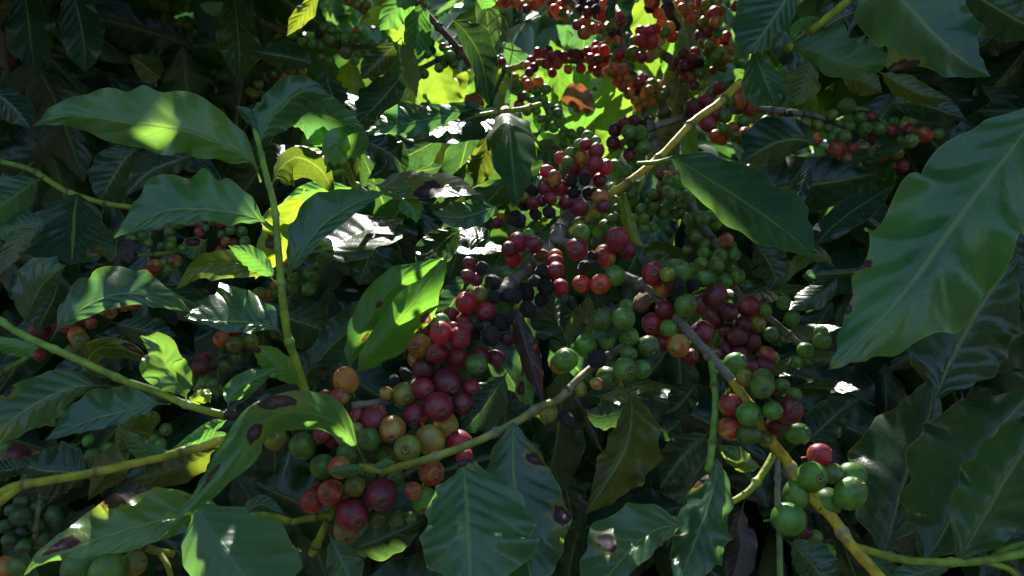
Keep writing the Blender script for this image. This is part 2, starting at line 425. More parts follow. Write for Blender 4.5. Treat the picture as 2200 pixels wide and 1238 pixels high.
def cherries(key, rows, d, push=.004):
    par = THINGS[key]
    for row in rows:
        x, y, r, kd = row[:4]; dd = d - push
        if len(row) > 4: dd = row[4]
        for it in range(120):
            c = P(x, y, dd); rad = r * dd / F; hit = False
            for q, rq in PLACED:
                m = (rad + rq) * .93
                if abs(q.x - c.x) < m and abs(q.z - c.z) < m and (q - c).length < m: hit = True; break
            if not hit: break
            dd -= .0012
        PLACED.append((c, rad))
        ax = (c - nearest(key, c))
        if ax.length < 1e-5: ax = Vector((0, -1, 0))
        ax = ax.normalized() + Vector((random.uniform(-.45, .45), random.choice([-1.3, -.6, -.1]) + random.uniform(-.2, .2), random.uniform(-.5, .3)))
        o_label = KIND_LABEL.get(kd)
        base, al = CC[kd]; j = random.uniform(.75, 1.25)
        dried = kd in 'bw'
        me = random.choice(CHD if dried else CH)
        o = link('dried_cherry' if dried else 'cherry', me, par, c - par.location)
        hj = random.uniform(.85, 1.15)
        o.color = (base[0] * j, base[1] * j * hj, base[2] * j, random.uniform(.72, 1) if kd in 'rdR' else al if al == 1 else min(.95, max(.1, al + random.uniform(-.2, .25))))
        if o_label: o['label'] = o_label
        sc3 = rad * random.uniform(.97, 1.03); o.scale = (sc3 * (random.uniform(.78, .95) if dried else 1), sc3 * (random.uniform(.85, 1) if dried else 1), sc3)
        o.rotation_euler = (ax.to_track_quat('Z', 'Y') @ Matrix.Rotation(random.uniform(0, 6.28), 3, 'Z').to_quaternion()).to_euler()
def scatter(key, poly, r, spread, n, kinds, d, seed=0):
    rng = random.Random(seed + 99); rows = []
    seg = []
    for a, b in zip(poly, poly[1:]): seg.append((a, b, math.hypot(b[0]-a[0], b[1]-a[1])))
    tot = sum(s[2] for s in seg)
    for i in range(n):
        q = rng.uniform(0, tot)
        for a, b, l in seg:
            if q <= l: break
            q -= l
        t = min(q / max(l, 1e-6), 1); x = lerp(a[0], b[0], t); y = lerp(a[1], b[1], t)
        an = rng.uniform(0, 6.28); s = spread * math.sqrt(rng.uniform(.05, 1))
        rows.append((x + math.cos(an) * s, y + math.sin(an) * s, r * rng.uniform(.85, 1.12), rng.choice(kinds), d + rng.uniform(-.02, .02)))
    rows.sort(key=lambda q: -q[4])
    cherries(key, rows, d)
def cc(rows, ox, oy):
    """rows measured on an enlarged crop whose corner is (ox, oy)"""
    return [(ox + r[0] * .3392, oy + r[1] * .3392, r[2] * .3392 * (1.0), r[3]) + tuple(r[4:]) for r in rows]
# ------------------------------------------------------------------ ground
def ground():
    s = N('soil'); tc = s.n('TexCoord'); n1 = s.noise(tc.outputs['Object'], 2.5, 6); n2 = s.noise(tc.outputs['Object'], 30, 5)
    col = s.mix(s.step(n1, .3, .7), (.07, .042, .026), (.14, .095, .06)); col = s.mix(s.step(n2, .5, .7, 0, .6), col, (.16, .12, .07))
    pb = s.n('BsdfPrincipled'); s.set(pb.inputs['Base Color'], col); pb.inputs['Roughness'].default_value = .9
    s.set(pb.inputs['Normal'], s.bump(n2, .6, .03)); s.t.links.new(pb.outputs[0], s.out.inputs[0])
    n = 60; V = []; Fc = []
    for i in range(n + 1):
        for j in range(n + 1):
            x = ((i / n - .5) * 2); y = ((j / n - .5) * 2); x = x * abs(x) * 90; y = y * abs(y) * 90
            V.append(Vector((x, y, .06 * noise.noise(Vector((x * .8, y * .8, 0))))))
    for i in range(n):
        for j in range(n): a = i * (n + 1) + j; Fc.append((a, a + n + 1, a + n + 2, a + 1))
    o = link('ground', mesh('ground', V, Fc, s.m)); o['kind'] = 'structure'
ground()

# ------------------------------------------------------------------ the coffee tree behind the gap: trunk
thing('tree', 'coffee_tree', 'coffee tree with mossy brown trunk rising behind the gap at upper centre', 'tree', (.24, 1.02, 0))
stem('tree', [(1390, 2300, 1.02), (1392, 1300, 1.02), (1388, 700, 1.03), (1398, 480, 1.03), (1425, 330, 1.03), (1450, 200, 1.04), (1468, 80, 1.05), (1480, -60, 1.06), (1500, -300, 1.1), (1495, -700, 1.15)], 40, 24, 'mo', 'mo', nodes=9, bark=True, name='trunk', rough=.16, knob=.12, ring='mo', seg=28, nu=90)
stem('tree', [(1432, 290, 1.0), (1425, 235, .99), (1405, 190, .97), (1375, 160, .96)], 13, 7, 'mo', 'bark', nodes=2, bark=True, name='limb', rough=.15)
stem('tree', [(1470, 160, 1.03), (1440, 128, 1.0), (1400, 105, .97), (1345, 75, .95)], 12, 7, 'bark', 'bark', nodes=2, bark=True, name='limb', rough=.15)
stem('tree', [(1475, 60, 1.05), (1500, 30, 1.04), (1515, -40, 1.03), (1530, -140, 1.0)], 10, 8, 'bark', 'bark', nodes=2, bark=True, name='limb', rough=.15)
stem('tree', [(1452, 60, 1.0), (1436, 30, .98), (1432, -10, .98), (1440, -90, .97)], 12, 9, 'dk', 'br', nodes=1, bark=True, name='limb', rough=.2)

# ------------------------------------------------------------------ branches
def branch(key, label, base, group='coffee branches', name='coffee_branch', cat='branch'):
    return thing(key, name, label, cat, P(*base), group)

# central fruit branch with the black dried cherries
branch('D', 'grey barked branch crowded with red and shrivelled black cherries at the centre', (1225, 440, .56))
stem('D', [(1235, 430, .57), (1205, 490, .53), (1180, 535, .50), (1130, 580, .47), (1095, 612, .45), (1045, 660, .435), (970, 740, .43), (905, 815, .43), (835, 860, .425), (755, 872, .42)], 15, 9, 'grey', 'bark', nodes=8, bark=True, rough=.2, knob=.3)
cherries('D', [(1078,468,11,'o'),(1060,455,11,'y'),(1067,480,12,'r')]+cc([(480,870,44,'g'),(430,920,40,'g'),(530,900,38,'g'),(470,915,40,'r'),(370,975,40,'g'),(650,1050,42,'g'),(555,1140,45,'d'),(305,1000,42,'r'),
  (590,1060,50,'r'),(440,1000,46,'o'),(350,1030,40,'g'),(535,960,52,'r'),(530,1040,52,'r'),(225,1090,45,'r'),(270,1125,48,'t'),(385,1075,50,'d'),(475,1090,50,'d'),(120,1210,45,'b'),
  (210,1200,50,'r'),(305,1190,48,'r'),(375,1140,44,'b'),(460,1140,48,'b'),(390,1220,48,'b'),(495,1225,55,'b')],1100,0), .54)
cherries('D', cc([(560,70,50,'o'),(580,130,45,'d'),(75,130,32,'b'),(70,70,40,'y'),(20,185,38,'b'),(45,235,40,'b'),(60,205,36,'b'),(5,225,35,'b'),(130,110,45,'d'),(185,95,36,'r'),(245,80,42,'r'),(340,105,42,'d'),(430,135,58,'r'),(150,180,50,'b'),(235,165,48,'b')],1100,400), .53)
cherries('D', cc([(105,310,40,'g'),(40,355,65,'r'),(135,370,58,'d'),(10,460,55,'r'),(-20,400,50,'d'),(-20,560,50,'g'),(275,440,45,'t'),(310,640,50,'r'),(275,480,50,'r'),(280,535,55,'r'),(185,440,50,'w'),(185,720,55,'b'),(90,670,55,'b'),(215,640,62,'b'),(195,545,60,'b'),(20,690,55,'b'),(100,780,60,'b'),(145,600,45,'b')],1100,400), .465)
cherries('D', cc([(1350,490,45,'d'),(1430,520,48,'b'),(1390,590,48,'d'),(1340,570,42,'d'),(1500,610,62,'b'),(1510,705,48,'b'),(1600,690,55,'b'),(1545,860,62,'b'),(1620,830,55,'b'),(1410,690,60,'y'),(1455,795,65,'r'),(1240,815,48,'r'),(1330,740,68,'r'),(1315,860,58,'r'),
  (1380,930,50,'b'),(1405,890,42,'b'),(1490,950,70,'b'),(1520,1090,58,'d'),(1590,970,45,'d'),(1420,1080,64,'d'),(1330,900,45,'r'),(1170,870,66,'g'),(1080,920,48,'r'),(1250,895,38,'r'),(1290,960,72,'r'),(1170,930,75,'r'),(1395,1130,70,'g'),
  (1010,1100,52,'u'),(1035,1010,76,'o'),(1275,1085,78,'r'),(1145,1055,76,'r'),(945,1190,42,'b'),(875,1230,38,'b'),(1060,1165,76,'d')],550,400), .435)
cherries('D', cc([(570,0,85,'o'),(825,80,44,'o'),(940,85,76,'y'),(1060,50,70,'r'),(1360,40,56,'r'),(1310,145,70,'d'),(1205,275,76,'u'),(1210,10,94,'d'),(1155,165,93,'r'),(1010,215,82,'d'),(1105,375,94,'u'),
  (440,100,46,'r'),(530,105,56,'t'),(640,215,54,'r'),(490,380,50,'d'),(420,340,60,'r'),(560,350,60,'o'),(755,245,86,'r'),(635,310,46,'y'),(865,310,83,'o'),(1290,390,74,'r'),(1320,480,56,'r')],550,818), .425)

# low cluster under the drooping leaf
branch('J', 'short spur of mixed red and green cherries low between the drooping leaf and bottom leaves', (690, 1180, .44))
stem('J', [(670, 1190, .44), (695, 1140, .43), (712, 1105, .425), (735, 1060, .43), (790, 1030, .44), (860, 1000, .45)], 9, 7, 'yg', 'gr', nodes=4)
stem('J', [(716, 1104, .425), (670, 1112, .42), (625, 1122, .415)], 8, 7, 'yg', 'yg', nodes=1)
cherries('J', cc([(655,440,54,'y'),(715,375,78,'g'),(840,460,82,'g'),(960,430,86,'y'),(580,465,74,'g'),(880,610,62,'g'),(770,870,62,'g'),(890,880,56,'g'),(980,870,40,'g'),(570,950,76,'u'),(120,370,72,'y'),(295,415,86,'g'),(420,545,80,'g'),(530,550,72,'t'),(395,660,46,'d'),(715,590,72,'g'),(625,670,73,'y'),
  (1110,580,86,'t'),(1060,750,86,'g'),(1000,700,60,'t'),(355,765,76,'t'),(475,710,86,'t'),(790,720,102,'d'),(610,845,105,'r')],550,818), .425)

# right fruit branch
branch('E', 'long fruiting branch turning from grey to yellow, descending right of centre to the lower edge', (1192, 515, .50))
stem('E', [(1192, 515, .50), (1222, 525, .49), (1303, 573, .46), (1368, 607, .445), (1419, 648, .44), (1460, 692, .43), (1524, 763, .425), (1575, 820, .42)], 10, 10, 'grey', 'grey', nodes=3, bark=True, rough=.18, knob=.5, ring='grey')
stem('E', [(1573, 818, .42), (1610, 872, .415), (1665, 960, .41), (1690, 990, .41), (1725, 1050, .405), (1790, 1115, .4), (1820, 1160, .395), (1890, 1240, .39), (1960, 1320, .385)], 11, 13, 'ye', 'ye', nodes=4, knob=.35, ring='grey')
stem('E', [(1527, 775, .425), (1534, 818, .415), (1537, 879, .41), (1527, 981, .40), (1521, 1012, .40)], 7, 8, 'gr', 'pale', nodes=2, name='shoot', ring='br')
stem('E', [(1662, 978, .41), (1640, 1015, .405), (1609, 1055, .40), (1565, 1083, .395)], 8, 7, 'yg', 'yg', nodes=1, name='shoot', ring='pale', knob=.5)
stem('E', [(1671, 984, .41), (1671, 1062, .40), (1674, 1144, .40), (1677, 1300, .395)], 6, 7, 'grey', 'gr', nodes=3, name='shoot', ring='bark')
cherries('E', cc([(440,295,56,'g'),(650,570,66,'g'),(720,405,66,'d'),(670,335,80,'r'),(590,440,72,'t'),(410,400,72,'r'),(510,440,36,'b'),(535,500,36,'b'),(455,515,52,'b'),(440,620,60,'t'),(560,620,66,'t'),
  (1040,520,62,'g'),(1065,545,66,'g'),(985,560,50,'y'),(960,640,66,'t'),(895,555,76,'r'),(1210,590,50,'g'),(1180,750,62,'d'),(1290,700,72,'d'),(1045,690,50,'b'),(1150,625,48,'b'),(1060,630,56,'b'),(825,735,76,'w'),(890,870,70,'r'),(970,785,62,'r'),(1100,755,72,'g'),(990,900,54,'g'),
  (1205,930,80,'d'),(960,990,52,'d'),(1130,1080,52,'d'),(1055,1010,76,'t'),(1415,1125,74,'g')],1100,400), .44)
cherries('E', cc([(1270,840,66,'d'),(1600,790,46,'g'),(1375,800,60,'d'),(1495,760,70,'r'),(1555,875,56,'t'),(1465,875,56,'d'),(1360,920,50,'d'),(1430,955,64,'d'),(1360,1040,66,'d'),(1510,990,64,'d'),(1610,1070,56,'t'),(1590,1140,60,'d'),(1510,1140,50,'d'),(1290,1060,50,'d'),(1440,1060,50,'d')],1100,400), .53)
cherries('E', cc([(1475,1215,58,'y'),(1590,1220,72,'g')],1100,400)+cc([(1600,370,52,'y'),(1385,155,74,'t'),(1375,305,74,'t'),(1500,340,68,'g'),(1505,215,80,'g')],1100,818)
  +cc([(60,40,52,'r'),(190,90,46,'g'),(120,30,48,'g'),(-5,40,78,'g'),(90,280,70,'d'),(160,190,90,'d'),(60,190,64,'g'),(215,330,72,'g'),(355,470,74,'r'),(560,605,86,'g'),(440,590,64,'g'),(310,605,92,'g'),(550,715,98,'g'),(210,720,86,'g'),(405,770,92,'g'),(160,875,102,'g')],1640,818), .41)
cherries('E', cc([(230,1060,52,'g'),(400,1090,56,'g'),(330,990,46,'g'),(270,960,40,'d')],1640,818), .47)

# centre right green cluster on the branch that runs to the lower middle
branch('F', 'yellow-green twig bearing green cherries, crossing lower centre towards the drooping leaf', (1340, 745, .43))
stem('F', [(1345, 740, .43), (1300, 770, .425), (1262, 798, .42), (1240, 818, .415), (1200, 858, .41), (1161, 874, .40), (1103, 910, .39), (1011, 954, .385), (903, 991, .38), (828, 1008, .38), (770, 1003, .38)], 8.5, 8.5, 'bark', 'yg', nodes=6, ring='bark', knob=.45)
cherries('F', cc([(600,980,52,'g'),(725,760,46,'g'),(540,930,40,'g'),(470,1010,76,'g'),(300,1130,60,'o'),(570,845,70,'g'),(705,840,76,'g'),(865,1015,70,'g'),(740,955,62,'g'),(825,1160,62,'g'),(740,1060,56,'g'),(540,1095,66,'b'),(720,1160,80,'g'),(600,1210,70,'g'),(340,1100,76,'g')],1100,400)
  +cc([(430,50,48,'y'),(230,200,60,'y'),(345,245,58,'b'),(540,20,40,'t')],1100,818), .42)
leaf('F', [(1325,720),(1300,717),(1265,727)], .41, .40, 10, 13, -20, -20, 'g', short=True)

# yellow diagonal twig and grey branch behind it
branch('G', 'bare yellow twig with brown scars slanting across upper right of centre', (1592, 178, .58))
stem('G', [(1592, 176, .58), (1545, 222, .57), (1490, 262, .56), (1420, 335, .55), (1345, 395, .54), (1318, 412, .54), (1275, 455, .535), (1220, 502, .53)], 9, 7.5, 'ye', 'ye', nodes=5, ring='dk', knob=.3)
branch('H', 'grey twig hung with green and orange cherries behind the yellow twig, upper right', (1330, 320, .74))
stem('H', [(1310, 325, .74), (1350, 300, .73), (1390, 278, .72), (1440, 262, .72), (1490, 248, .72), (1560, 240, .73), (1640, 236, .74), (1760, 252, .75), (1850, 290, .76), (1900, 315, .77), (1960, 300, .78)], 7.5, 6, 'grey', 'grey', nodes=11, bark=True, rough=.2, knob=.3)
stem('H', [(1640, 292, .76), (1730, 275, .76), (1840, 235, .76), (1880, 250, .76), (1912, 275, .76)], 6, 5, 'bark', 'gr', nodes=3, name='shoot')
cherries('H', cc([(830,785,30,'b'),(655,825,46,'d'),(710,780,40,'r'),(770,765,40,'r'),(760,905,40,'g'),(640,905,46,'d'),(740,835,48,'g'),(810,845,52,'g'),(745,980,42,'d'),(835,935,50,'g'),(1260,590,42,'g'),(1310,555,40,'r'),(1225,645,52,'r'),(1145,680,54,'d'),
  (1290,725,46,'r'),(1240,780,56,'r'),(1465,590,46,'t'),(1440,645,48,'o'),(1350,740,42,'g'),(1510,690,52,'t'),(1465,765,42,'g'),(1375,640,40,'g')],1100,0), .72)
cherries('H', cc([(20,770,38,'g'),(45,840,38,'g'),(105,790,46,'t'),(180,785,44,'t'),(265,785,42,'y'),(345,800,40,'y'),(265,885,38,'g'),(205,845,46,'o'),(330,880,44,'o'),(160,725,32,'b'),(110,715,28,'b'),
  (680,740,38,'r'),(830,780,40,'g'),(900,800,40,'y'),(815,830,38,'r'),(690,865,30,'r'),(435,730,36,'g'),(530,675,54,'g'),(615,750,42,'g'),(415,815,34,'g'),(545,800,42,'g'),(440,875,42,'g'),(510,870,48,'g'),(735,820,44,'g'),(645,815,48,'g'),(925,770,46,'g'),(1100,850,40,'g'),(925,830,46,'r'),(860,885,40,'g'),(1020,855,50,'t'),(935,895,50,'g'),
  (875,1050,46,'r'),(605,1020,42,'y'),(630,945,42,'t'),(555,940,42,'t'),(465,945,52,'t'),(520,1010,48,'o'),(840,965,52,'y'),(735,975,54,'t')],1640,0), .75)
scatter('H', [(1545,290),(1600,275),(1660,300)], 14, 26, 26, 'yothh', .80, 1)
cherries('H', [(2182,240,16,'y'),(2150,250,12,'g')], .8)

branch('K', 'drooping twig packed with small green cherries beside the mossy trunk', (1470, 400, .62))
stem('K', [(1440, 360, .66), (1480, 420, .63), (1503, 470, .62), (1540, 530, .61), (1570, 600, .60), (1600, 645, .60), (1660, 690, .60), (1720, 742, .60)], 7, 7, 'grey', 'grey', nodes=6, bark=True)
cherries('K', cc([(985,1115,40,'o'),(940,1110,28,'r'),(985,1145,38,'h'),(945,1185,34,'y'),(1050,1160,46,'h'),(985,1210,46,'h'),(1100,1225,40,'h'),(1040,1235,40,'h')],1100,0)
 +cc([(870,105,32,'h'),(875,165,32,'h'),(820,145,36,'h'),(785,205,32,'h'),(835,205,36,'h'),(900,130,36,'h'),(890,260,36,'h'),(840,270,34,'h'),(910,65,32,'r'),(895,50,36,'h'),(995,45,46,'h'),(955,160,46,'h'),(1050,170,48,'h'),(1080,100,38,'h'),(1120,65,42,'h'),
 (1285,230,52,'h'),(1265,190,42,'h'),(1120,210,46,'h'),(1205,205,50,'h'),(1130,285,38,'h'),(1165,320,40,'h'),(1110,405,30,'y'),(1385,380,40,'h'),(1355,345,52,'t'),(1215,370,42,'h'),(1215,425,42,'h'),(1265,455,42,'h'),(1320,440,48,'h'),(1405,435,46,'h'),(1280,550,42,'h'),(1375,525,44,'h'),(1430,570,46,'h'),
 (1200,500,52,'h'),(1150,535,52,'h'),(1295,500,52,'h'),(1240,580,54,'h'),(1340,605,56,'h')],1100,400), .60)
cherries('K', cc([(130,740,46,'g'),(10,800,36,'g'),(50,940,50,'g'),(180,840,46,'g'),(365,925,46,'g'),(375,980,56,'g'),(265,1040,52,'g'),(205,1115,40,'g'),(60,1090,44,'g')],1640,400), .59)
branch('W', 'shaded cluster of small dark green cherries tucked behind the yellow twig', (1290, 440, .72))
stem('W', [(1210, 480, .72), (1280, 470, .71), (1340, 450, .71)], 7, 6, 'bark', 'bark', nodes=2, bark=True)
scatter('W', [(1262,485),(1300,470),(1340,440),(1340,380)], 12, 26, 34, 'ggggy', .69, 2)

# branches against the light, upper centre
branch('M', 'level backlit twig lined with dark red cherries against the bright gap', (1120, 140, 1.0))
stem('M', [(1090, 150, 1.0), (1128, 140, 1.0), (1170, 133, 1.0), (1250, 130, .99), (1330, 120, .98)], 7, 6, 'ye', 'bark', nodes=4, bark=True)
cherries('M', cc([(165,335,35,'r'),(120,385,32,'r'),(235,320,32,'b'),(215,345,35,'r'),(325,355,32,'r'),(290,350,35,'d'),(250,360,39,'R'),(375,340,30,'r'),(405,345,35,'d'),(440,345,30,'b'),(480,330,35,'r'),(530,295,32,'R'),(575,300,30,'R'),(250,440,32,'T'),(255,465,30,'R'),(215,405,35,'R'),(285,405,37,'R'),(355,440,32,'T'),(435,435,35,'R'),(535,330,37,'R'),(585,320,37,'R'),
 (600,370,37,'R'),(500,375,39,'R'),(570,430,35,'R'),(515,425,37,'R'),(540,455,35,'R'),(545,380,35,'d'),(565,475,30,'T'),(100,420,32,'T'),(140,430,32,'d'),(110,460,32,'r')],1100,0), .99)
branch('N', 'thin grey twig with orange and red cherries dropping before the mossy trunk', (1310, 20, .95))
stem('N', [(1295, -30, .97), (1318, 30, .96), (1338, 90, .95), (1345, 130, .94), (1366, 180, .92), (1380, 225, .91), (1398, 280, .90), (1412, 330, .89)], 7, 8, 'bark', 'bark', nodes=8, bark=True, rough=.2)
cherries('N', cc([(660,390,46,'y'),(675,345,37,'R'),(610,455,37,'O'),(640,460,42,'T'),(675,515,42,'T'),(720,500,37,'O'),(700,550,37,'T'),(745,555,35,'T'),(740,595,37,'O'),(650,430,39,'T'),(700,440,39,'T'),(905,190,37,'R'),(870,205,42,'r'),(815,200,39,'r'),(935,255,39,'O'),(770,265,35,'g'),(885,265,42,'R'),(815,255,42,'R'),
  (900,330,46,'y'),(830,325,44,'g'),(765,345,46,'y'),(870,360,39,'O'),(820,365,35,'r'),(850,600,37,'O'),(835,510,39,'R'),(935,545,39,'O'),(970,585,39,'y'),(885,540,46,'y'),(885,635,39,'O'),(835,655,32,'O'),(800,670,32,'O'),(780,640,30,'O'),(940,610,32,'y'),(870,575,35,'T'),(800,530,35,'r')],1100,0), .91)
branch('O', 'twig at the top edge carrying dried black and orange cherries', (1240, 10, .97))
stem('O', [(1150, -50, 1.0), (1215, -5, .98), (1260, 40, .96), (1300, 60, .95), (1345, 85, .95)], 8, 6, 'bark', 'bark', nodes=4, bark=True)
cherries('O', cc([(450,20,39,'b'),(500,35,42,'b'),(545,15,39,'b'),(430,60,37,'b'),(480,80,37,'r'),(530,60,35,'b'),(580,30,35,'T'),(570,95,37,'r'),(460,150,44,'O'),(410,160,32,'r'),(515,185,39,'T'),(460,210,42,'T'),(570,185,35,'T'),(595,215,35,'g'),(625,165,32,'y'),(610,250,30,'O'),(670,215,30,'b'),(635,215,28,'b'),(685,100,32,'R'),(700,135,28,'r'),(660,250,28,'O'),(630,215,23,'b')],1100,0), .95)
branch('Q', 'two small bunches of orange-red cherries hanging in from the top edge', (1170, -30, 1.05))
stem('Q', [(1080, -50, 1.05), (1150, -8, 1.05), (1230, 0, 1.05)], 6, 5, 'bark', 'bark', nodes=3, bark=True)
cherries('Q', cc([(60,40,37,'T'),(20,15,35,'O'),(110,20,35,'O'),(145,30,39,'T'),(175,5,35,'R'),(90,60,30,'d'),(-130,15,35,'T'),(-70,10,35,'T'),(-40,20,32,'R'),(260,30,44,'r'),(320,40,42,'T'),(375,30,39,'T'),(340,5,35,'r'),(255,85,35,'r'),(290,95,32,'O'),(330,105,32,'T'),(315,80,32,'g'),(270,60,35,'T')],1100,0), 1.03)
branch('S', 'dark crimson bunch with a few green cherries crossing the mossy trunk', (1440, 130, .96))
stem('S', [(1410, 110, .97), (1450, 130, .95), (1500, 140, .94), (1560, 150, .94)], 7, 6, 'bark', 'bark', nodes=3, bark=True)
cherries('S', cc([(1045,390,35,'d'),(1085,350,42,'d'),(1160,340,39,'d'),(1140,375,39,'d'),(1090,415,39,'d'),(1140,440,37,'d'),(1065,455,35,'d'),(1115,490,35,'T'),(1085,490,30,'R'),(1190,400,35,'b'),(1240,425,37,'g'),(1190,465,37,'g'),(1270,450,30,'R'),(1210,520,35,'y'),(1160,570,35,'y'),(1200,540,32,'y'),(1150,540,32,'d'),(1250,380,32,'g')],1100,0), .94)
branch('T', 'bunch of red and yellow-green cherries right of the trunk top', (1530, 20, .92))
stem('T', [(1505, -40, .95), (1508, 20, .93), (1500, 60, .92), (1530, 90, .92), (1575, 115, .92)], 7, 5, 'bark', 'bark', nodes=4, bark=True)
cherries('T', cc([(925,85,37,'T'),(870,50,37,'b'),(905,20,37,'d'),(870,10,35,'T'),(955,145,37,'O'),(995,175,39,'O'),(1015,235,37,'R'),(970,210,32,'g'),(1060,25,35,'O'),(1085,60,37,'T'),(1125,60,37,'T'),(1110,120,35,'O'),(1150,110,42,'T'),(1190,20,35,'r'),(1240,30,42,'y'),(1290,20,39,'y'),(1220,140,39,'y'),(1250,100,37,'T'),(1285,90,53,'R'),(1290,140,39,'O'),(1195,225,42,'d'),(1255,205,39,'r'),(1330,265,46,'r'),
 (1285,260,32,'O'),(1215,270,39,'y'),(1255,285,42,'y'),(1380,320,39,'O'),(1325,335,46,'y'),(1290,360,37,'g'),(1320,400,37,'y'),(1360,370,32,'O'),(1300,210,32,'g'),(1360,230,32,'R'),(1240,330,32,'g'),(1420,40,35,'R'),(1470,20,35,'d'),(1550,350,32,'T'),(1480,50,30,'R')],1100,0), .92)
branch('U', 'backlit twig of bright green cherries with pinkish ones above, left of the gap', (1095, 130, .86))
stem('U', [(1075, 120, .88), (1100, 165, .86), (1140, 190, .85), (1180, 240, .83), (1215, 280, .82), (1260, 300, .80)], 6, 6, 'gr', 'gr', nodes=4)
cherries('U', cc([(85,515,30,'o'),(30,535,34,'g'),(105,540,34,'o'),(165,520,38,'o'),(160,575,30,'g'),(215,565,34,'g'),(85,610,32,'g'),(195,630,34,'g'),(135,640,34,'g'),(45,665,34,'t'),(95,705,32,'g'),(155,705,30,'g'),(60,620,28,'r'),(235,680,34,'g'),(290,690,30,'g'),(185,755,30,'y'),(230,750,32,'g'),(290,720,34,'g'),(310,770,32,'g'),(225,800,28,'g'),(265,810,32,'g'),(320,850,30,'g'),(325,910,32,'g'),(375,850,32,'g'),(435,830,28,'g'),(400,895,30,'g'),(440,880,28,'g'),(20,490,26,'y')],1100,0)
 +cc([(1490,350,28,'r'),(1530,380,28,'o'),(1525,410,32,'o'),(1560,390,24,'r')],550,0), .84)

# upper left branches in shade
branch('V', 'shaded twig of dull green cherries in the upper left, above the large wavy leaf', (540, 45, .72))
stem('V', [(530, 35, .72), (590, 60, .71), (640, 82, .70), (720, 98, .70), (800, 102, .70), (850, 110, .70)], 6, 6, 'br', 'bark', nodes=5, bark=True)
cherries('V', cc([(260,180,30,'h'),(230,220,30,'h'),(430,175,30,'h'),(480,190,32,'h'),(400,215,32,'b'),(520,245,30,'h'),(295,265,32,'h'),(360,275,32,'h'),(415,290,30,'h'),(470,250,32,'h'),(635,195,24,'o'),(685,225,32,'h'),(570,250,34,'h'),(630,245,34,'h'),(730,275,28,'h'),(685,265,36,'h'),(700,335,32,'h'),(645,345,32,'h'),(570,335,44,'y'),(625,385,32,'h'),(470,390,32,'h'),(415,365,28,'y'),(740,490,26,'y'),(680,60,30,'y'),(640,30,30,'y'),(590,10,28,'t'),(700,30,30,'y')],550,0), .69)
branch('Va', 'dim cluster of olive green cherries in the dark upper left corner', (330, 80, .85))
stem('Va', [(250, 66, .85), (330, 70, .84), (420, 60, .84), (500, 30, .84)], 5, 5, 'bark', 'bark', nodes=3, bark=True)
scatter('Va', [(325,60),(380,85),(430,60),(470,80)], 11, 40, 58, 'hgyyh', .83, 3)
scatter('Va', [(335,5),(440,20)], 11, 14, 9, 'yyg', .82, 4)
branch('Vb', 'dim twig of yellowish cherries low behind the large wavy leaf', (420, 190, .84))
stem('Vb', [(420, 190, .84), (480, 165, .83), (560, 190, .83), (640, 180, .82)], 5, 5, 'br', 'bark', nodes=3, bark=True)
scatter('Vb', [(420,185),(490,190),(560,180),(640,170)], 11, 30, 40, 'ygyyo', .82, 5)
branch('Vc', 'twig with dark green cherries behind the hanging leaves, left of the bright gap', (890, 160, .75))
stem('Vc', [(870, 165, .76), (920, 140, .75), (960, 120, .74), (990, 110, .74), (1020, 90, .74)], 6, 5, 'gr', 'gr', nodes=3)
stem('Vc', [(860, -60, .66), (905, 15, .64), (940, 55, .63), (985, 105, .62), (1010, 140, .62)], 7, 7, 'br', 'br', nodes=4, bark=True, name='shoot')
cherries('Vc', cc([(1100,270,34,'g'),(1120,320,28,'b'),(1085,340,32,'g'),(1185,300,30,'o'),(1240,320,30,'g'),(1215,325,30,'g'),(1230,355,32,'g'),(1280,360,30,'g'),(1190,400,34,'g'),(1160,430,32,'g'),(1255,405,36,'g'),(1065,470,32,'g'),(1020,490,26,'o')],550,0), .73)

# left side clusters
branch('X4', 'twig of small green and orange cherries under the wavy leaf at left centre', (330, 480, .56))
stem('X4', [(330, 492, .56), (400, 482, .56), (450, 480, .56), (530, 476, .56)], 6, 5, 'bark', 'bark', nodes=3, bark=True)
stem('X4', [(290, 548, .57), (350, 545, .57), (420, 530, .56)], 5, 5, 'gr', 'gr', nodes=2)
cherries('X4', cc([(1035,100,26,'y'),(1300,210,34,'g'),(1340,215,30,'g'),(1130,240,34,'g'),(1075,290,36,'g'),(900,320,36,'g'),(835,335,36,'g'),(940,365,32,'g'),(1025,385,32,'g'),(1090,340,28,'g'),(1080,380,32,'g'),(1155,400,32,'g'),(1265,290,36,'t'),(1305,265,24,'g'),(1490,240,40,'d'),(1410,235,42,'r'),(1450,220,36,'g'),(1460,280,32,'g'),(1410,305,32,'g'),(1475,360,30,'o'),(1400,410,36,'r'),(1530,290,38,'g'),(1550,350,36,'g'),(1430,350,32,'t'),
  (1110,475,42,'t'),(1030,495,36,'y'),(985,500,42,'t'),(945,550,50,'t'),(1060,535,38,'g')],0,400), .55)
branch('X5', 'bright red and yellowish cherries tucked under the left-edge leaves', (150, 690, .50))
stem('X5', [(200, 670, .50), (240, 645, .51), (270, 630, .52)], 6, 5, 'bark', 'gr', nodes=1)
stem('X5', [(-10, 808, .50), (40, 780, .50), (80, 755, .50)], 6, 5, 'gr', 'gr', nodes=2)
cherries('X5', cc([(355,870,40,'r'),(420,875,56,'t'),(485,945,56,'o'),(510,980,56,'y'),(450,1040,40,'y'),(255,915,64,'r'),(545,830,56,'r'),(250,1070,40,'r'),(580,870,36,'t'),(230,830,34,'y'),(190,980,36,'y'),(790,745,50,'o'),(850,740,44,'o'),(700,800,40,'o'),(660,790,34,'y')],0,400), .485)
branch('X6', 'grey twig with orange and yellow cherries below the upright shoot leaves', (545, 690, .50))
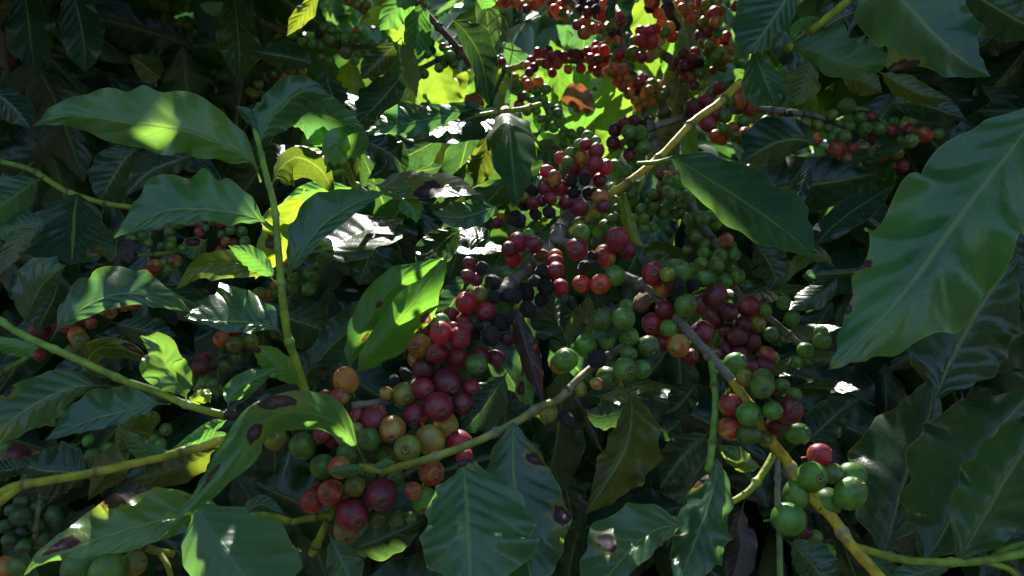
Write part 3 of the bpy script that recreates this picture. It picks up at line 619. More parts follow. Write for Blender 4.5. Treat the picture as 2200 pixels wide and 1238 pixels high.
stem('X6', [(560, 690, .50), (520, 725, .49), (480, 765, .49), (440, 805, .49), (420, 840, .49)], 8, 7, 'grey', 'grey', nodes=2, bark=True)
cherries('X6', cc([(1420,1030,36,'g'),(1485,905,54,'t'),(1405,970,54,'o'),(1485,1005,54,'y'),(1590,985,50,'y'),(1290,1090,42,'r'),(1270,1145,56,'d'),(1290,1230,50,'g'),(1210,1230,40,'g'),(1420,1140,42,'g'),(1500,1080,40,'g')],0,400)+cc([(1290,20,44,'g'),(1345,20,40,'g'),(1380,60,36,'g')],0,818), .485)
branch('X7', 'small green and orange cherries just behind the upright shoot stem', (610, 640, .52))
stem('X7', [(570, 640, .52), (620, 620, .52), (690, 600, .52)], 6, 5, 'bark', 'bark', nodes=2, bark=True)
cherries('X7', cc([(200,480,34,'o'),(205,535,34,'g'),(240,580,36,'g'),(330,560,40,'g'),(365,565,46,'g'),(240,645,46,'g'),(335,648,48,'g'),(130,630,38,'o'),(130,680,36,'g'),(85,700,44,'o'),(20,680,42,'y'),(420,470,42,'g'),(400,500,36,'g')],550,400), .51)
branch('X8', 'shaded green cherries and one red behind the lower left branch', (130, 900, .52))
stem('X8', [(60, 905, .52), (120, 910, .52), (200, 900, .51), (330, 910, .50)], 6, 5, 'bark', 'bark', nodes=3, bark=True)
cherries('X8', cc([(330,250,40,'g'),(260,200,46,'g'),(410,215,50,'g'),(30,430,50,'g'),(40,500,40,'g'),(220,500,56,'o'),(105,480,72,'d'),(540,510,42,'g'),(445,460,60,'g'),(650,470,44,'g'),(585,470,46,'g'),(690,430,40,'g'),(560,380,36,'g'),(960,240,52,'g'),(980,370,48,'g'),(1050,310,44,'g'),(1020,400,36,'g'),(920,220,40,'g')],0,818), .50)
branch('X9', 'dark bunch of green cherries in the lower left corner', (80, 1080, .46))
stem('X9', [(90, 1060, .47), (80, 1110, .46), (75, 1160, .46)], 6, 5, 'gr', 'bark', nodes=2)
cherries('X9', cc([(240,800,50,'k'),(140,770,46,'k'),(80,820,44,'k'),(340,855,58,'k'),(235,905,54,'k'),(130,860,62,'k'),(125,960,64,'k'),(245,1010,52,'k'),(40,920,44,'k'),(150,1050,50,'k'),(60,1010,46,'k')],0,818), .47)
branch('Y0', 'large green cherries beneath the purple-spotted leaf at the lower left edge', (230, 1190, .36))
stem('Y0', [(262, 1166, .335), (300, 1172, .34), (340, 1185, .345), (372, 1190, .35)], 8, 8, 'bark', 'yg', nodes=1)
stem('Y0', [(345, 1190, .345), (360, 1215, .34), (370, 1250, .34)], 6, 6, 'yg', 'yg', nodes=0)
cherries('Y0', cc([(525,1170,112,'g'),(850,1160,78,'y'),(680,1200,106,'g'),(20,1190,76,'o'),(120,1180,60,'g')],0,818), .37)

# ------------------------------------------------------------------ upright shoot, left of centre
branch('A', 'upright pale green shoot with broad wavy leaf pairs, left of the cherries', (655, 838, .40), name='coffee_shoot', cat='shoot')
stem('A', [(542, 255, .40), (556, 310, .395), (570, 370, .39), (590, 450, .385), (598, 540, .38), (607, 640, .38), (618, 720, .385), (635, 775, .39), (656, 840, .40), (680, 900, .42)], 5.5, 9.5, 'pale', 'yg', nodes=5, knob=.3, ring='pale')
stem('A', [(560, 470, .385), (575, 485, .385), (592, 495, .384)], 5, 6, 'pale', 'pale')
leaf('A', [(560,392),(545,352),(515,330),(407,283),(271,262),(152,247),(68,272)], .39, .35, 84, 58, -38, -26, (.045,.115,.05), cA=8, cB=10, wave=.24, dm=-.012, k=5, ruf=.13)
leaf('A', [(556,318),(572,270),(604,232),(650,196),(714,208)], .395, .40, 48, 46, -30, -25, 'g', wave=.25)
leaf('A', [(585,262),(640,236),(700,250),(785,280)], .41, .42, 58, 48, -34, 12, 'g', wave=.1)
leaf('A', [(590,492),(560,473),(510,460),(440,452),(350,456),(243,512)], .385, .36, 82, 28, -30, 46, (.038,.108,.055), wave=.28, dm=-.01, ruf=.16)
leaf('A', [(611,610),(640,555),(690,488),(760,440),(832,412)], .38, .40, 22, 62, 50, -25, 'g', wave=.16, dm=-.012)
leaf('A', [(600,600),(572,578),(535,548),(490,528)], .38, .37, 24, 26, -20, -30, (.035,.105,.04), short=False)
leaf('A', [(608,722),(580,702),(530,694),(470,690),(395,682)], .385, .36, 88, 20, -38, 40, 'g', wave=.28, ruf=.16)
leaf('A', [(598,612),(560,578),(500,566),(430,575),(378,622)], .39, .40, 32, 34, -46, 28, 'y', wave=.25)
leaf('A', [(655,405),(640,440),(610,500),(572,560),(548,600)], .43, .45, 54, 50, -20, -20, 'y', wave=.2, spots=[(.35,-.55,.1,.35),(.62,.3,.09,.3)])
leaf('A', [(648,836),(620,805),(585,775),(538,742)], .40, .38, 30, 28, -30, -12, 'G', wave=.2, spots=[(.93,0,.14,1.2)])
leaf('A', [(582,400),(602,362),(640,338),(690,365),(722,425)], .40, .44, 64, 24, -30, 20, 'o', wave=.12)
leaf('A', [(545,275),(530,245),(505,228)], .395, .39, 11, 12, -30, -30, 'g', short=True)
leaf('A', [(545,262),(555,235),(575,215)], .40, .395, 9, 10, -30, -30, 'g', short=True)

branch('A2', 'pale short twig with crumpled leaf and sunlit leaves beside the upright shoot', (770, 400, .46))
stem('A2', [(740, 345, .44), (752, 375, .45), (762, 398, .46), (800, 425, .48)], 6, 8, 'yg', 'pale', nodes=1)
stem('A2', [(718, 372, .44), (740, 370, .445), (757, 386, .455)], 6, 6, 'pale', 'pale')
leaf('A2', [(742,352),(760,310),(735,292),(690,298),(655,306)], .44, .42, 40, 26, 15, -50, 'G', wave=.3)
leaf('A2', [(748,345),(730,310),(720,330),(718,358)], .43, .40, 30, 26, -30, -20, (.05,.12,.045), wave=.25)
leaf('A2', [(765,402),(700,408),(650,418),(600,440)], .46, .45, 22, 40, -30, -55, 'G', wave=.2)
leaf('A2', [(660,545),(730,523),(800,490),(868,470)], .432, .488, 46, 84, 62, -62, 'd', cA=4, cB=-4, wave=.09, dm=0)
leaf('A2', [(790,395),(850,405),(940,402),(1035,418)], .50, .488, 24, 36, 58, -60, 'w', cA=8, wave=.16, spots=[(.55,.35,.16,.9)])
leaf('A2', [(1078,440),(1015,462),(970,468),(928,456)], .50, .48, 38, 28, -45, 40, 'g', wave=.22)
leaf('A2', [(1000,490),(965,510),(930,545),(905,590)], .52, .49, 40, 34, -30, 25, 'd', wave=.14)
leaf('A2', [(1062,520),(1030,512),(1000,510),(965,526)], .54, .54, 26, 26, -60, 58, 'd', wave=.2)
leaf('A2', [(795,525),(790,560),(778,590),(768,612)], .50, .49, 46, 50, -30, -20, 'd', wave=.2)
leaf('A2', [(835,412),(860,420),(885,450),(895,480)], .49, .48, 22, 26, -20, -40, 'G', wave=.3)

# ------------------------------------------------------------------ left branches
branch('C', 'leafy pale green branch reaching in from the left edge, mid height', (-30, 670, .36))
stem('C', [(-40, 660, .36), (0, 688, .36), (42, 716, .355), (102, 744, .35), (190, 783, .345), (265, 817, .345), (346, 845, .345), (407, 872, .345), (488, 892, .35), (545, 890, .36), (610, 875, .38)], 7.5, 7.5, 'pale', 'yg', nodes=5, knob=.25, ring='pale')
stem('C', [(482, 890, .349), (500, 893, .35), (527, 893, .354)], 11, 11, 'dk', 'dk')
leaf('C', [(54,706),(61,671),(88,617),(112,592),(142,570)], .355, .34, 22, 54, -18, -34, 'g', wave=.16)
leaf('C', [(109,733),(136,695),(192,655),(260,632),(330,640),(415,672)], .35, .37, 26, 62, 40, -34, 'g', wave=.3, dm=-.01, ruf=.15)
leaf('C', [(265,820),(205,795),(192,768),(225,746),(290,760),(348,806)], .345, .36, 22, 20, -40, 30, 'o', wave=.3, spots=[(.72,-.6,.12,.5)])
leaf('C', [(405,868),(385,822),(355,785),(345,745),(300,722)], .345, .34, 42, 44, 40, 36, (.045,.11,.04), wave=.3)
leaf('C', [(404,866),(425,855),(440,850),(452,865)], .36, .36, 16, 16, -40, -30, 'y', wave=.3, short=True)
leaf('C', [(232,828),(160,832),(70,872),(0,925),(-60,975)], .35, .31, 60, 46, -36, -10, (.03,.08,.04), wave=.1, spots=[(.55,.92,.06,.2),(.95,0,.2,.9)])
leaf('C', [(367,869),(325,870),(255,888),(190,905),(95,948)], .345, .33, 58, 24, -34, 34, 'g', wave=.3)
leaf('C', [(98,746),(40,746),(-10,732),(-40,725)], .352, .34, 16, 22, -20, -20, 'G', wave=.1)
leaf('C', [(488,882),(498,848),(540,818),(600,790)], .35, .37, 22, 26, -25, -30, (.035,.1,.04), wave=.2)
leaf('C', [(300,878),(290,910),(262,950),(250,975)], .36, .38, 36, 44, -30, -30, 'o', wave=.2, v='under')
branch('L', 'thin twig in the far left with ragged dark leaves hanging from it', (-20, 340, .44))
stem('L', [(-30, 343, .44), (20, 352, .44), (68, 366, .44), (129, 404, .435), (160, 418, .43), (237, 440, .43), (349, 450, .43)], 6, 6, 'gr', 'yg', nodes=5)
leaf('L', [(95,380),(60,400),(20,430),(-40,470)], .40, .37, 62, 46, -20, -28, 'g', wave=.12)
leaf('L', [(168,416),(161,450),(158,500),(154,568)], .42, .38, 94, 88, -22, -16, 'b', wave=.14, spots=[(.75,-.66,.06,.14),(.66,-.66,.05,.12)], short=True)
leaf('L', [(108,466),(70,480),(20,490),(-30,505)], .39, .38, 32, 38, -30, 20, 'g', wave=.25)
leaf('L', [(96,492),(60,500),(30,530),(0,592)], .37, .36, 18, 22, -40, 46, 'o', wave=.2)
leaf('L', [(350,450),(320,470),(290,480),(240,510)], .43, .42, 18, 14, -30, 30, 'G', wave=.3)
leaf('L', [(447,512),(428,528),(418,540),(405,556)], .47, .46, 28, 24, -30, -20, 'g', wave=.2, spots=[(.4,.5,.2,.6)])
leaf('L', [(330,600),(390,640),(440,662),(470,672)], .44, .42, 40, 32, -30, -30, 'd', wave=.15)
leaf('L', [(238,692),(300,708),(345,716),(380,722)], .47, .46, 36, 32, -30, -20, 'd', wave=.15)
leaf('L', [(130,590),(115,640),(90,690),(80,720)], .46, .46, 40, 40, -20, -20, 'd', wave=.15)
branch('B', 'woody yellow-green branch with dark nodes slanting across the lower left corner', (-40, 1070, .33))
stem('B', [(-40, 1066, .33), (0, 1059, .33), (41, 1043, .33), (190, 1018, .33), (339, 984, .335), (455, 954, .34), (509, 936, .345), (560, 910, .36), (620, 880, .40)], 9.5, 8, 'yg', 'ye', nodes=5, knob=.3, ring='br')
stem('B', [(-30, 1090, .33), (0, 1077, .33), (42, 1046, .33)], 10, 9, 'yg', 'yg')
leaf('B', [(378,970),(320,968),(288,945),(252,918)], .335, .33, 16, 24, 25, -30, 'g', wave=.15)
leaf('B', [(290,992),(245,1005),(215,1035),(190,1075)], .34, .36, 42, 38, -35, -20, 'o', wave=.2, v='under')
leaf('B', [(205,1025),(150,1015),(90,1010),(25,990)], .40, .40, 58, 50, -25, -25, 'd', wave=.15)
leaf('B', [(60,1000),(20,1010),(-40,1015)], .37, .36, 26, 20, -25, -25, 'd', wave=.1, short=True)
leaf('B', [(497,898),(450,922),(410,945),(365,968)], .35, .36, 16, 16, -45, 20, 'G', wave=.2)
leaf('B', [(505,930),(460,938),(420,955),(390,985)], .36, .37, 12, 26, 20, -40, 'g', wave=.2)
leaf('B', [(470,962),(400,1000),(340,1020),(280,1035)], .37, .38, 40, 36, -35, -20, 'o', wave=.15, v='under')
branch('P', 'broad green leaf with purple-brown blotches on its upper edge, lower left', (520, 1108, .33))
stem('P', [(540, 1108, .33), (575, 1108, .34), (620, 1120, .36)], 7, 8, 'pale', 'yg')
leaf('P', [(524,1108),(440,1110),(353,1118),(205,1161),(98,1196),(50,1238)], .33, .28, 80, 40, -30, 22, (.05,.125,.04), wave=.26, spots=[(.56,.93,.11,.36),(.82,.25,.085,.42),(.44,.97,.05,.22),(.28,.75,.02,.1)], dm=-.01)

# drooping spotted leaf of branch F
leaf('F', [(786,994),(760,952),(715,905),(640,885),(570,905),(500,985),(430,1070),(345,1156)], .38, .275, 50, 52, -38, -34, (.034,.09,.042), cA=-18, cB=-22, wave=.12, dm=-.03, spots=[(.66,-.1,.055,.38),(.82,.4,.05,.25),(.52,.6,.08,.5)])
leaf('F', [(782,1005),(755,1008),(725,1012),(705,1016)], .375, .37, 12, 16, -20, -30, 'G', wave=.1, short=True)
leaf('F', [(800,1003),(820,1000),(850,992)], .375, .37, 9, 11, -20, -20, 'G', short=True)
leaf('F', [(985,992),(996,1010),(1002,1080),(1006,1160),(1012,1300)], .365, .32, 100, 150, -24, -16, (.032,.09,.052), cA=-16, wave=.1, spots=[(.02,-.2,.04,1.5)], dm=-.005, short=True)
leaf('F', [(1103,908),(1102,948),(1104,1030),(1120,1120),(1150,1300)], .385, .34, 84, 98, -20, -22, (.032,.09,.052), wave=.14, spots=[(.2,-.72,.05,.3),(.56,-.85,.08,.25)], short=True)

# bottom leaves
def solo(key, label, pts, d0, d1, wA, wB, *a, cat='leaf', group='single leaves with hidden stalks', nm='coffee_leaf', **k):
    """a leaf whose twig the photo does not show"""
    o = leaf(None, pts, d0, d1, wA, wB, *a, name=nm, **k); tag(o, label, cat, group); THINGS[key] = o; return o
solo('G2', 'dark leaf catching a white sun spot at the bottom left', [(425,1082),(468,1160),(528,1238),(590,1320)], .30, .27, 108, 128, -22, -34, 'g', wave=.1, short=True)
solo('G3', 'small rounded leaf behind the leaf with the white sun spot', [(515,1110),(560,1084),(612,1106)], .38, .38, 24, 20, -40, -20, 'g', short=True)
solo('G4', 'narrow leaf hanging under the lowest red cherry', [(706,1145),(722,1182),(745,1230),(770,1290)], .40, .39, 36, 38, -25, -25, 'g', wave=.15)
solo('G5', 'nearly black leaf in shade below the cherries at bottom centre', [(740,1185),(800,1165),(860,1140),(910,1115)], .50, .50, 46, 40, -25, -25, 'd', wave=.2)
solo('G6', 'glossy leaf with one round purple spot along the bottom edge', [(1470,1124),(1400,1145),(1335,1205),(1265,1300)], .37, .33, 88, 38, -28, 22, (.026,.078,.046), wave=.16, spots=[(.56,.5,.08,.3)], short=True)
leaf('E', [(1537,985),(1536,1030),(1508,1123),(1450,1275)], .40, .35, 50, 66, -28, -20, (.026,.078,.046), wave=.22, ruf=.16, k=4.5, spots=[(.17,.95,.07,.5)], short=True)
leaf('E', [(1643,1004),(1618,1000),(1585,985),(1541,955)], .40, .40, 24, 24, -20, -30, (.05,.1,.03), wave=.2)
solo('R0', 'brown withered leaf hanging by a stalk at lower right of centre', [(1600,1074),(1586,1130),(1592,1180),(1560,1290)], .395, .38, 26, 38, -40, -30, 'p', cat='dead leaf', group='withered brown leaves', wave=.35, nm='dead_leaf')
solo('R9', 'long withered purple-brown leaf hanging among the black cherries', [(1107,648),(1118,700),(1138,770),(1168,872)], .415, .41, 24, 26, -45, -35, 'p', cat='dead leaf', group='withered brown leaves', wave=.4, nm='dead_leaf')
branch('Z', 'folded leaf pair like a funnel below the centre cherries', (1215, 760, .46))
stem('Z', [(1222, 800, .455), (1217, 770, .455), (1214, 744, .455)], 4, 5, 'pale', 'yg')
leaf('Z', [(1215,750),(1213,720),(1195,680),(1190,632)], .455, .49, 58, 56, -16, 30, 'd', wave=.12)
leaf('Z', [(1215,750),(1225,720),(1255,680),(1268,635)], .455, .48, 52, 26, -30, 40, 'o', wave=.15, v='under')
leaf('Z', [(1135,790),(1128,820),(1130,845),(1145,872)], .44, .43, 22, 20, -30, -30, 'G', wave=.3, spots=[(.5,.4,.2,.5)])
branch('Qb', 'drooping olive leaf and dark neighbours hanging below the green cherries', (1330, 815, .48))
stem('Qb', [(1318, 790, .46), (1326, 812, .47), (1336, 832, .48)], 6, 5, 'ye', 'yg')
leaf('Qb', [(1334,828),(1357,868),(1346,955),(1300,1040),(1256,1106)], .48, .47, 42, 78, -22, -20, 'o', wave=.2, ruf=.14, k=4.5)
leaf('Qb', [(1350,878),(1315,890),(1285,895),(1258,885)], .53, .53, 36, 30, -20, -20, 'd', wave=.1)
leaf('Qb', [(1530,922),(1480,968),(1445,1010),(1418,1052)], .50, .49, 44, 40, -24, -20, 'd', wave=.16)
leaf('Qb', [(1410,920),(1435,925),(1455,910),(1466,900)], .53, .53, 24, 20, -30, -20, 'd', wave=.2)
leaf('Qb', [(1500,820),(1470,860),(1450,880),(1430,890)], .55, .55, 38, 30, -24, -20, 'd', wave=.16)
solo('Q7', 'dark teal leaf behind the central cherry bunch, lower centre', [(1092,795),(1062,845),(1030,890),(990,935)], .49, .47, 50, 42, -22, -30, 'b', wave=.1)
solo('Q8', 'narrow curled yellowish leaf beside the yellow twig', [(1338,395),(1346,460),(1358,500),(1380,527),(1397,524)], .56, .55, 14, 14, -50, -30, 'y', wave=.2)
solo('Q9', 'dull olive leaf lying behind the green cherry cluster', [(1488,562),(1440,545),(1400,540),(1378,556)], .61, .60, 22, 24, -40, 10, 'o', wave=.2)

# bright double leaf at centre and dark ones round it
branch('MA', 'two bright green overlapping leaves with brown holes, pointing up at centre left', (752, 825, .43))
stem('MA', [(735, 850, .44), (745, 836, .435), (754, 820, .43)], 5, 5, 'yg', 'pale')
leaf('MA', [(752,822),(775,790),(808,748),(862,682),(925,605),(964,544)], .43, .41, 58, 40, -22, -36, (.045,.135,.03), wave=.12, spots=[(.62,.80,.045,.24),(.52,.88,.03,.16)], dm=-.008)
leaf('MA', [(750,822),(758,760),(790,690),(850,610),(955,552)], .436, .435, 40, 40, -20, -30, (.035,.115,.028), wave=.14, spots=[(.5,.1,.03,.2),(.3,.4,.05,.2)])
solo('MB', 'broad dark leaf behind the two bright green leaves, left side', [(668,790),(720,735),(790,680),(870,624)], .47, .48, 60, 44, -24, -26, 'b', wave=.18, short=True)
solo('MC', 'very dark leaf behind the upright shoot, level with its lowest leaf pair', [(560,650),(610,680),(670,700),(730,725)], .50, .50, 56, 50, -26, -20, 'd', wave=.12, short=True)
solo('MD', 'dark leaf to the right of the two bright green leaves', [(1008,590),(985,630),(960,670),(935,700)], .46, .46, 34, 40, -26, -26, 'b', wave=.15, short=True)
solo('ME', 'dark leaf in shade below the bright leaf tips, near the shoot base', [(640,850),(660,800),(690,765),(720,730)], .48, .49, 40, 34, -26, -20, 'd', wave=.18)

# centre top leaves
branch('MM', 'cluster of wavy dark leaves catching glaring sun just left of the gap', (1075, 240, .56))
stem('MM', [(1160, 225, .60), (1120, 235, .58), (1075, 240, .56), (1020, 250, .55)], 6, 5, 'yg', 'yg', nodes=2)
leaf('MM', [(1015,234),(960,248),(876,266),(784,284)], .55, .51, 26, 46, 25, -42, (.028,.09,.05), cA=20, wave=.26) if 0 else leaf('MM', [(1015,234),(960,248),(876,266),(784,284)], .55, .51, 46, 26, -42, 25, (.028,.09,.045), wave=.3, k=5.5, ruf=.2)
leaf('MM', [(1066,228),(1010,254),(950,276),(870,298)], .56, .525, 50, 44, -60, 60, 'd', wave=.09, cA=-3, cB=3)
leaf('MM', [(1086,226,.635),(1090,262,.565),(1096,310,.535),(1104,380,.515),(1112,448,.50)], .56, .51, 52, 64, -18, -26, (.022,.068,.034), wave=.16, short=True)
leaf('MM', [(968,286),(910,318),(850,350),(790,385)], .58, .56, 46, 40, -32, -24, 'd', wave=.16)
leaf('MM', [(1040,280),(1045,330),(1030,370),(1020,400)], .59, .57, 34, 30, -26, -20, 'o', wave=.2)
leaf('MM', [(1145,300),(1170,320),(1180,350),(1160,385)], .60, .56, 22, 30, -50, 20, 'd', wave=.2)
leaf('MM', [(760,300),(800,310),(850,340),(870,380)], .56, .55, 34, 36, -20, -30, 'd', wave=.2)
branch('MN', 'hanging dark leaves with light through their edges at the top, left of the gap', (905, 0, .62))
stem('MN', [(900, -40, .62), (905, 0, .62), (915, 15, .62)], 6, 5, 'br', 'br')
leaf('MN', [(908,4),(900,45),(897,90),(893,132)], .62, .60, 31, 31, -22, -20, (.03,.1,.025), wave=.06, short=True)
leaf('MN', [(960,30),(1002,72),(1034,130),(1052,232)], .62, .54, 30, 40, -44, 30, 'd', wave=.1)
leaf('MN', [(910,-30),(870,0),(840,30),(816,66)], .64, .62, 26, 40, -30, -20, 'G', wave=.15)
leaf('MN', [(862,80),(872,120),(886,165),(896,212)], .60, .57, 18, 20, -40, 40, 'w', wave=.2)
leaf('MN', [(862,82),(828,118),(800,145),(774,172)], .62, .60, 30, 28, -30, -20, 'o', wave=.12)
leaf('MN', [(872,150),(845,185),(810,225),(766,268)], .64, .60, 48, 36, -24, -20, 'd', wave=.12, short=True)
leaf('MN', [(690,-30),(665,15),(640,45),(616,78)], .60, .58, 20, 18, -30, -30, 'y', wave=.12)
leaf('MN', [(685,142),(640,128),(590,118),(535,108)], .62, .62, 36, 30, -28, -26, 'd', wave=.12)
leaf('MN', [(700,140),(705,180),(720,220),(728,240)], .64, .62, 34, 36, -20, -20, 'd', wave=.12)
leaf('MN', [(1035,20),(1050,-20),(1060,-60)], .66, .66, 24, 24, -20, -20, 'G', short=True)
leaf('MN', [(1320,-25),(1312,10),(1304,45)], .74, .72, 10, 14, -30, -40, 'd')

# upper left dark leaves
branch('NN', 'big dim leaves hanging in the shaded upper left corner', (60, -60, .62))
stem('NN', [(-60, -40, .66), (60, -45, .64), (170, -40, .63), (300, -60, .64)], 7, 6, 'bark', 'gr', nodes=3)
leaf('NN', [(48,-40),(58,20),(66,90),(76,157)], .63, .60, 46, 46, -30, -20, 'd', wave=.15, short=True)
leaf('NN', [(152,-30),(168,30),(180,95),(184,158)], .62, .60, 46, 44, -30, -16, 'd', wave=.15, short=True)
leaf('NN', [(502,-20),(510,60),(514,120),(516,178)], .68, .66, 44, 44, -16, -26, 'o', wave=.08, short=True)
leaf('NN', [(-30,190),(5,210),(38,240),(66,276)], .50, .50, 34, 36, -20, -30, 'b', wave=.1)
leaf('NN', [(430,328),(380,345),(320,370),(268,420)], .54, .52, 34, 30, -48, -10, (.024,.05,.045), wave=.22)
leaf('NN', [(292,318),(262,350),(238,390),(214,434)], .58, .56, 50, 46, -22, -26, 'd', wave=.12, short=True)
leaf('NN', [(352,172),(322,152),(300,135),(278,118)], .66, .66, 34, 28, -26, -26, 'o', wave=.1)
leaf('NN', [(0,60),(10,100),(12,130),(20,150)], .66, .66, 30, 26, -26, -26, 't', wave=.2)
leaf('NN', [(430,10),(460,20),(480,5)], .66, .66, 14, 16, -20, -20, 'G', short=True)

# right side
branch('XX', 'leafy twig on the right behind the huge bright leaf', (1400, 352, .52))
stem('XX', [(1370, 352, .54), (1410, 349, .53), (1440, 342, .52)], 5, 5, 'yg', 'pale')
leaf('XX', [(1436,341),(1470,352),(1510,378),(1602,436),(1700,508),(1746,555)], .52, .42, 62, 78, -24, -30, (.028,.08,.05), wave=.08, short=True)
leaf('XX', [(1742,552),(1768,508),(1830,455),(1925,395)], .44, .50, 34, 32, 30, -36, 'b', wave=.2)
leaf('XX', [(1800,578),(1755,548),(1715,570),(1693,605)], .45, .43, 20, 16, -30, 20, 'o', wave=.1)
leaf('XX', [(1808,590),(1770,625),(1730,650),(1694,668)], .48, .47, 30, 26, -40, -10, 'b', wave=.12)
leaf('XX', [(1765,320),(1720,300),(1660,310),(1590,350)], .68, .66, 60, 44, -24, -24, 'd', wave=.12)
leaf('XX', [(1745,350),(1725,395),(1715,420),(1690,440)], .60, .58, 22, 20, -54, -10, 'b', wave=.1)
leaf('XX', [(1620,520),(1650,560),(1665,600),(1650,625)], .56, .56, 40, 40, -20, -24, 'd', wave=.15)
solo('X', 'huge bright green leaf filling the right edge, its tip pointing down left', [(2250,215),(2190,300),(2081,441),(1938,634),(1857,722),(1777,798)], .355, .285, 138, 146, -22, -26, (.038,.125,.050), cA=6, cB=-12, wave=.22, dm=-.006, quilt=.026, ruf=.13, short=True, spots=[(.70,.96,.03,.13),(.83,.98,.025,.2),(1.0,0,.035,1.4)], k=5.5)
branch('R', 'green shoot with broad shaded leaves in the lower right corner', (1830, 1172, .42), name='coffee_shoot', cat='shoot')
stem('R', [(1830, 1172, .42), (1862, 1182, .42), (1955, 1205, .42), (2061, 1208, .42), (2135, 1201, .42), (2210, 1186, .42), (2280, 1175, .42)], 9, 9, 'yg', 'pale', nodes=3, knob=.3, ring='pale')
stem('R', [(2125, 1202, .42), (2160, 1180, .425), (2215, 1165, .43), (2280, 1150, .43)], 7, 7, 'pale', 'pale')
stem('R', [(2110, 1205, .42), (2165, 1222, .42), (2195, 1250, .42)], 7, 6, 'pale', 'yg')
leaf('R', [(2058,1206),(2086,1160),(2130,1082),(2178,1000),(2290,850)], .42, .40, 84, 82, -22, -26, (.024,.07,.036), wave=.22, short=True, k=5, ruf=.14)
leaf('R', [(1985,1206),(2030,1140),(2090,1010),(2150,920),(2240,820)], .44, .47, 70, 128, -20, -24, (.02,.062,.036), wave=.2, short=True, k=5, ruf=.14)
leaf('R', [(1900,1190),(1945,1030),(1995,900),(2010,800)], .50, .53, 40, 122, -20, -22, (.018,.05,.038), wave=.08, short=True)
leaf('R', [(1728,955),(1765,920),(1810,880),(1850,855)], .58, .58, 40, 46, -24, -24, 'b', wave=.16)
leaf('R', [(2010,855),(2046,770),(2110,655),(2190,545)], .46, .46, 88, 104, -24, -22, (.018,.055,.03), wave=.13, short=True)
leaf('R', [(1690,1160),(1725,1190),(1755,1225),(1790,1290)], .43, .42, 40, 50, -20, -26, 'g', wave=.1)
leaf('R', [(1860,1190),(1890,1215),(1920,1240),(1950,1270)], .43, .42, 26, 26, -20, -26, 'g', wave=.1)
leaf('R', [(2060,1212),(2000,1225),(1940,1245),(1900,1280)], .42, .41, 26, 24, -20, -26, 'g', wave=.1)
leaf('R', [(2200,880),(2225,915),(2240,960)], .41, .41, 30, 30, -20, -26, 'p', wave=.1, mat=None)
branch('TT', 'branch with wavy purple-edged leaves overhanging the top right corner', (1830, -20, .46))
stem('TT', [(1860, -40, .46), (1823, 0, .46), (1770, 45, .465), (1715, 88, .47), (1690, 108, .47)], 8, 9, 'yg', 'yg', nodes=2, ring='br')
leaf('TT', [(1840,-110),(1895,-50),(1945,5),(2013,78),(2075,132),(2128,165)], .42, .38, 96, 88, -22, -26, (.030,.086,.05), wave=.2, spots=[(.62,.92,.07,.25),(.42,-.95,.05,.25)], short=True, k=3.6, ruf=.26)
leaf('TT', [(1692,100),(1755,112),(1830,140),(1928,130)], .47, .43, 34, 72, -20, -34, (.026,.078,.046), wave=.25, short=True, k=3.4, ruf=.2)
leaf('TT', [(1715,-40),(1670,30),(1635,80),(1603,119)], .45, .43, 84, 40, -26, -20, (.028,.082,.048), wave=.12, short=True)
leaf('TT', [(1618,108),(1632,140),(1648,180),(1667,228)], .45, .42, 52, 36, -24, -34, (.028,.082,.048), wave=.18, short=True)
leaf('TT', [(1698,92),(1708,66),(1730,48),(1762,38)], .465, .46, 12, 14, -40, 10, 'G', wave=.1)
leaf('TT', [(1770,60),(1800,40),(1840,25)], .50, .50, 40, 36, -20, -20, 'd', short=True)
leaf('TT', [(2060,-30),(2130,10),(2200,50),(2260,70)], .47, .46, 60, 54, -20, -20, 'd', wave=.14, short=True)
leaf('TT', [(1880,150),(1935,180),(1985,205),(2050,216)], .52, .50, 26, 26, -30, -30, 'o', wave=.08)
leaf('TT', [(1745,118),(1735,155),(1722,195),(1706,228)], .55, .54, 40, 34, -20, -20, 'o', wave=.1, v='under')
leaf('TT', [(1800,165),(1840,170),(1880,190),(1895,200)], .56, .55, 30, 30, -20, -20, 'o', wave=.1, v='under')
leaf('TT', [(1900,225),(1960,220),(2030,240),(2080,260)], .58, .57, 34, 34, -20, -20, 'd', wave=.1)
solo('C1', 'crumpled brown dead leaf caught in the bright gap', [(1205,212),(1230,208),(1255,220),(1276,240)], .86, .85, 28, 30, -40, 20, (.24,.15,.095), mat=M_DEAD, cat='dead leaf', group='withered brown leaves', wave=.3, nm='dead_leaf', short=True)
solo('C2', 'orange withered leaf left of the green backlit cherries', [(1000,205),(1020,222),(1040,240)], .72, .72, 26, 22, -30, 20, (.22,.07,.02), mat=M_DEAD, cat='dead leaf', group='withered brown leaves', wave=.3, nm='dead_leaf', short=True)
solo('C3', 'grey-brown dried leaf scrap beneath the left twig', [(312,524),(285,530),(262,548),(246,578)], .50, .50, 18, 24, -40, 20, 'p', cat='dead leaf', group='withered brown leaves', wave=.3, nm='dead_leaf')

# dry curling tendril in the gap
branch('dry', 'pale dry tendrils curling in front of the bright gap', (1070, 130, .75), name='dry_tendril', cat='tendril')
for i, pt in enumerate([[(1060,150),(1072,90),(1068,40),(1050,20),(1030,45)],[(1064,140),(1090,80),(1085,40),(1060,30)],[(1058,150),(1045,100),(1070,60),(1100,95),(1095,140)],[(1060,120),(1040,70),(1075,35),(1092,60)],[(1070,100),(1120,110),(1132,90),(1120,60)]]):
    stem('dry', [(x, y, .75 + .01 * i) for x, y in pt], 2.0, 1.2, 'grey', 'ye', seg=6, name='tendril')
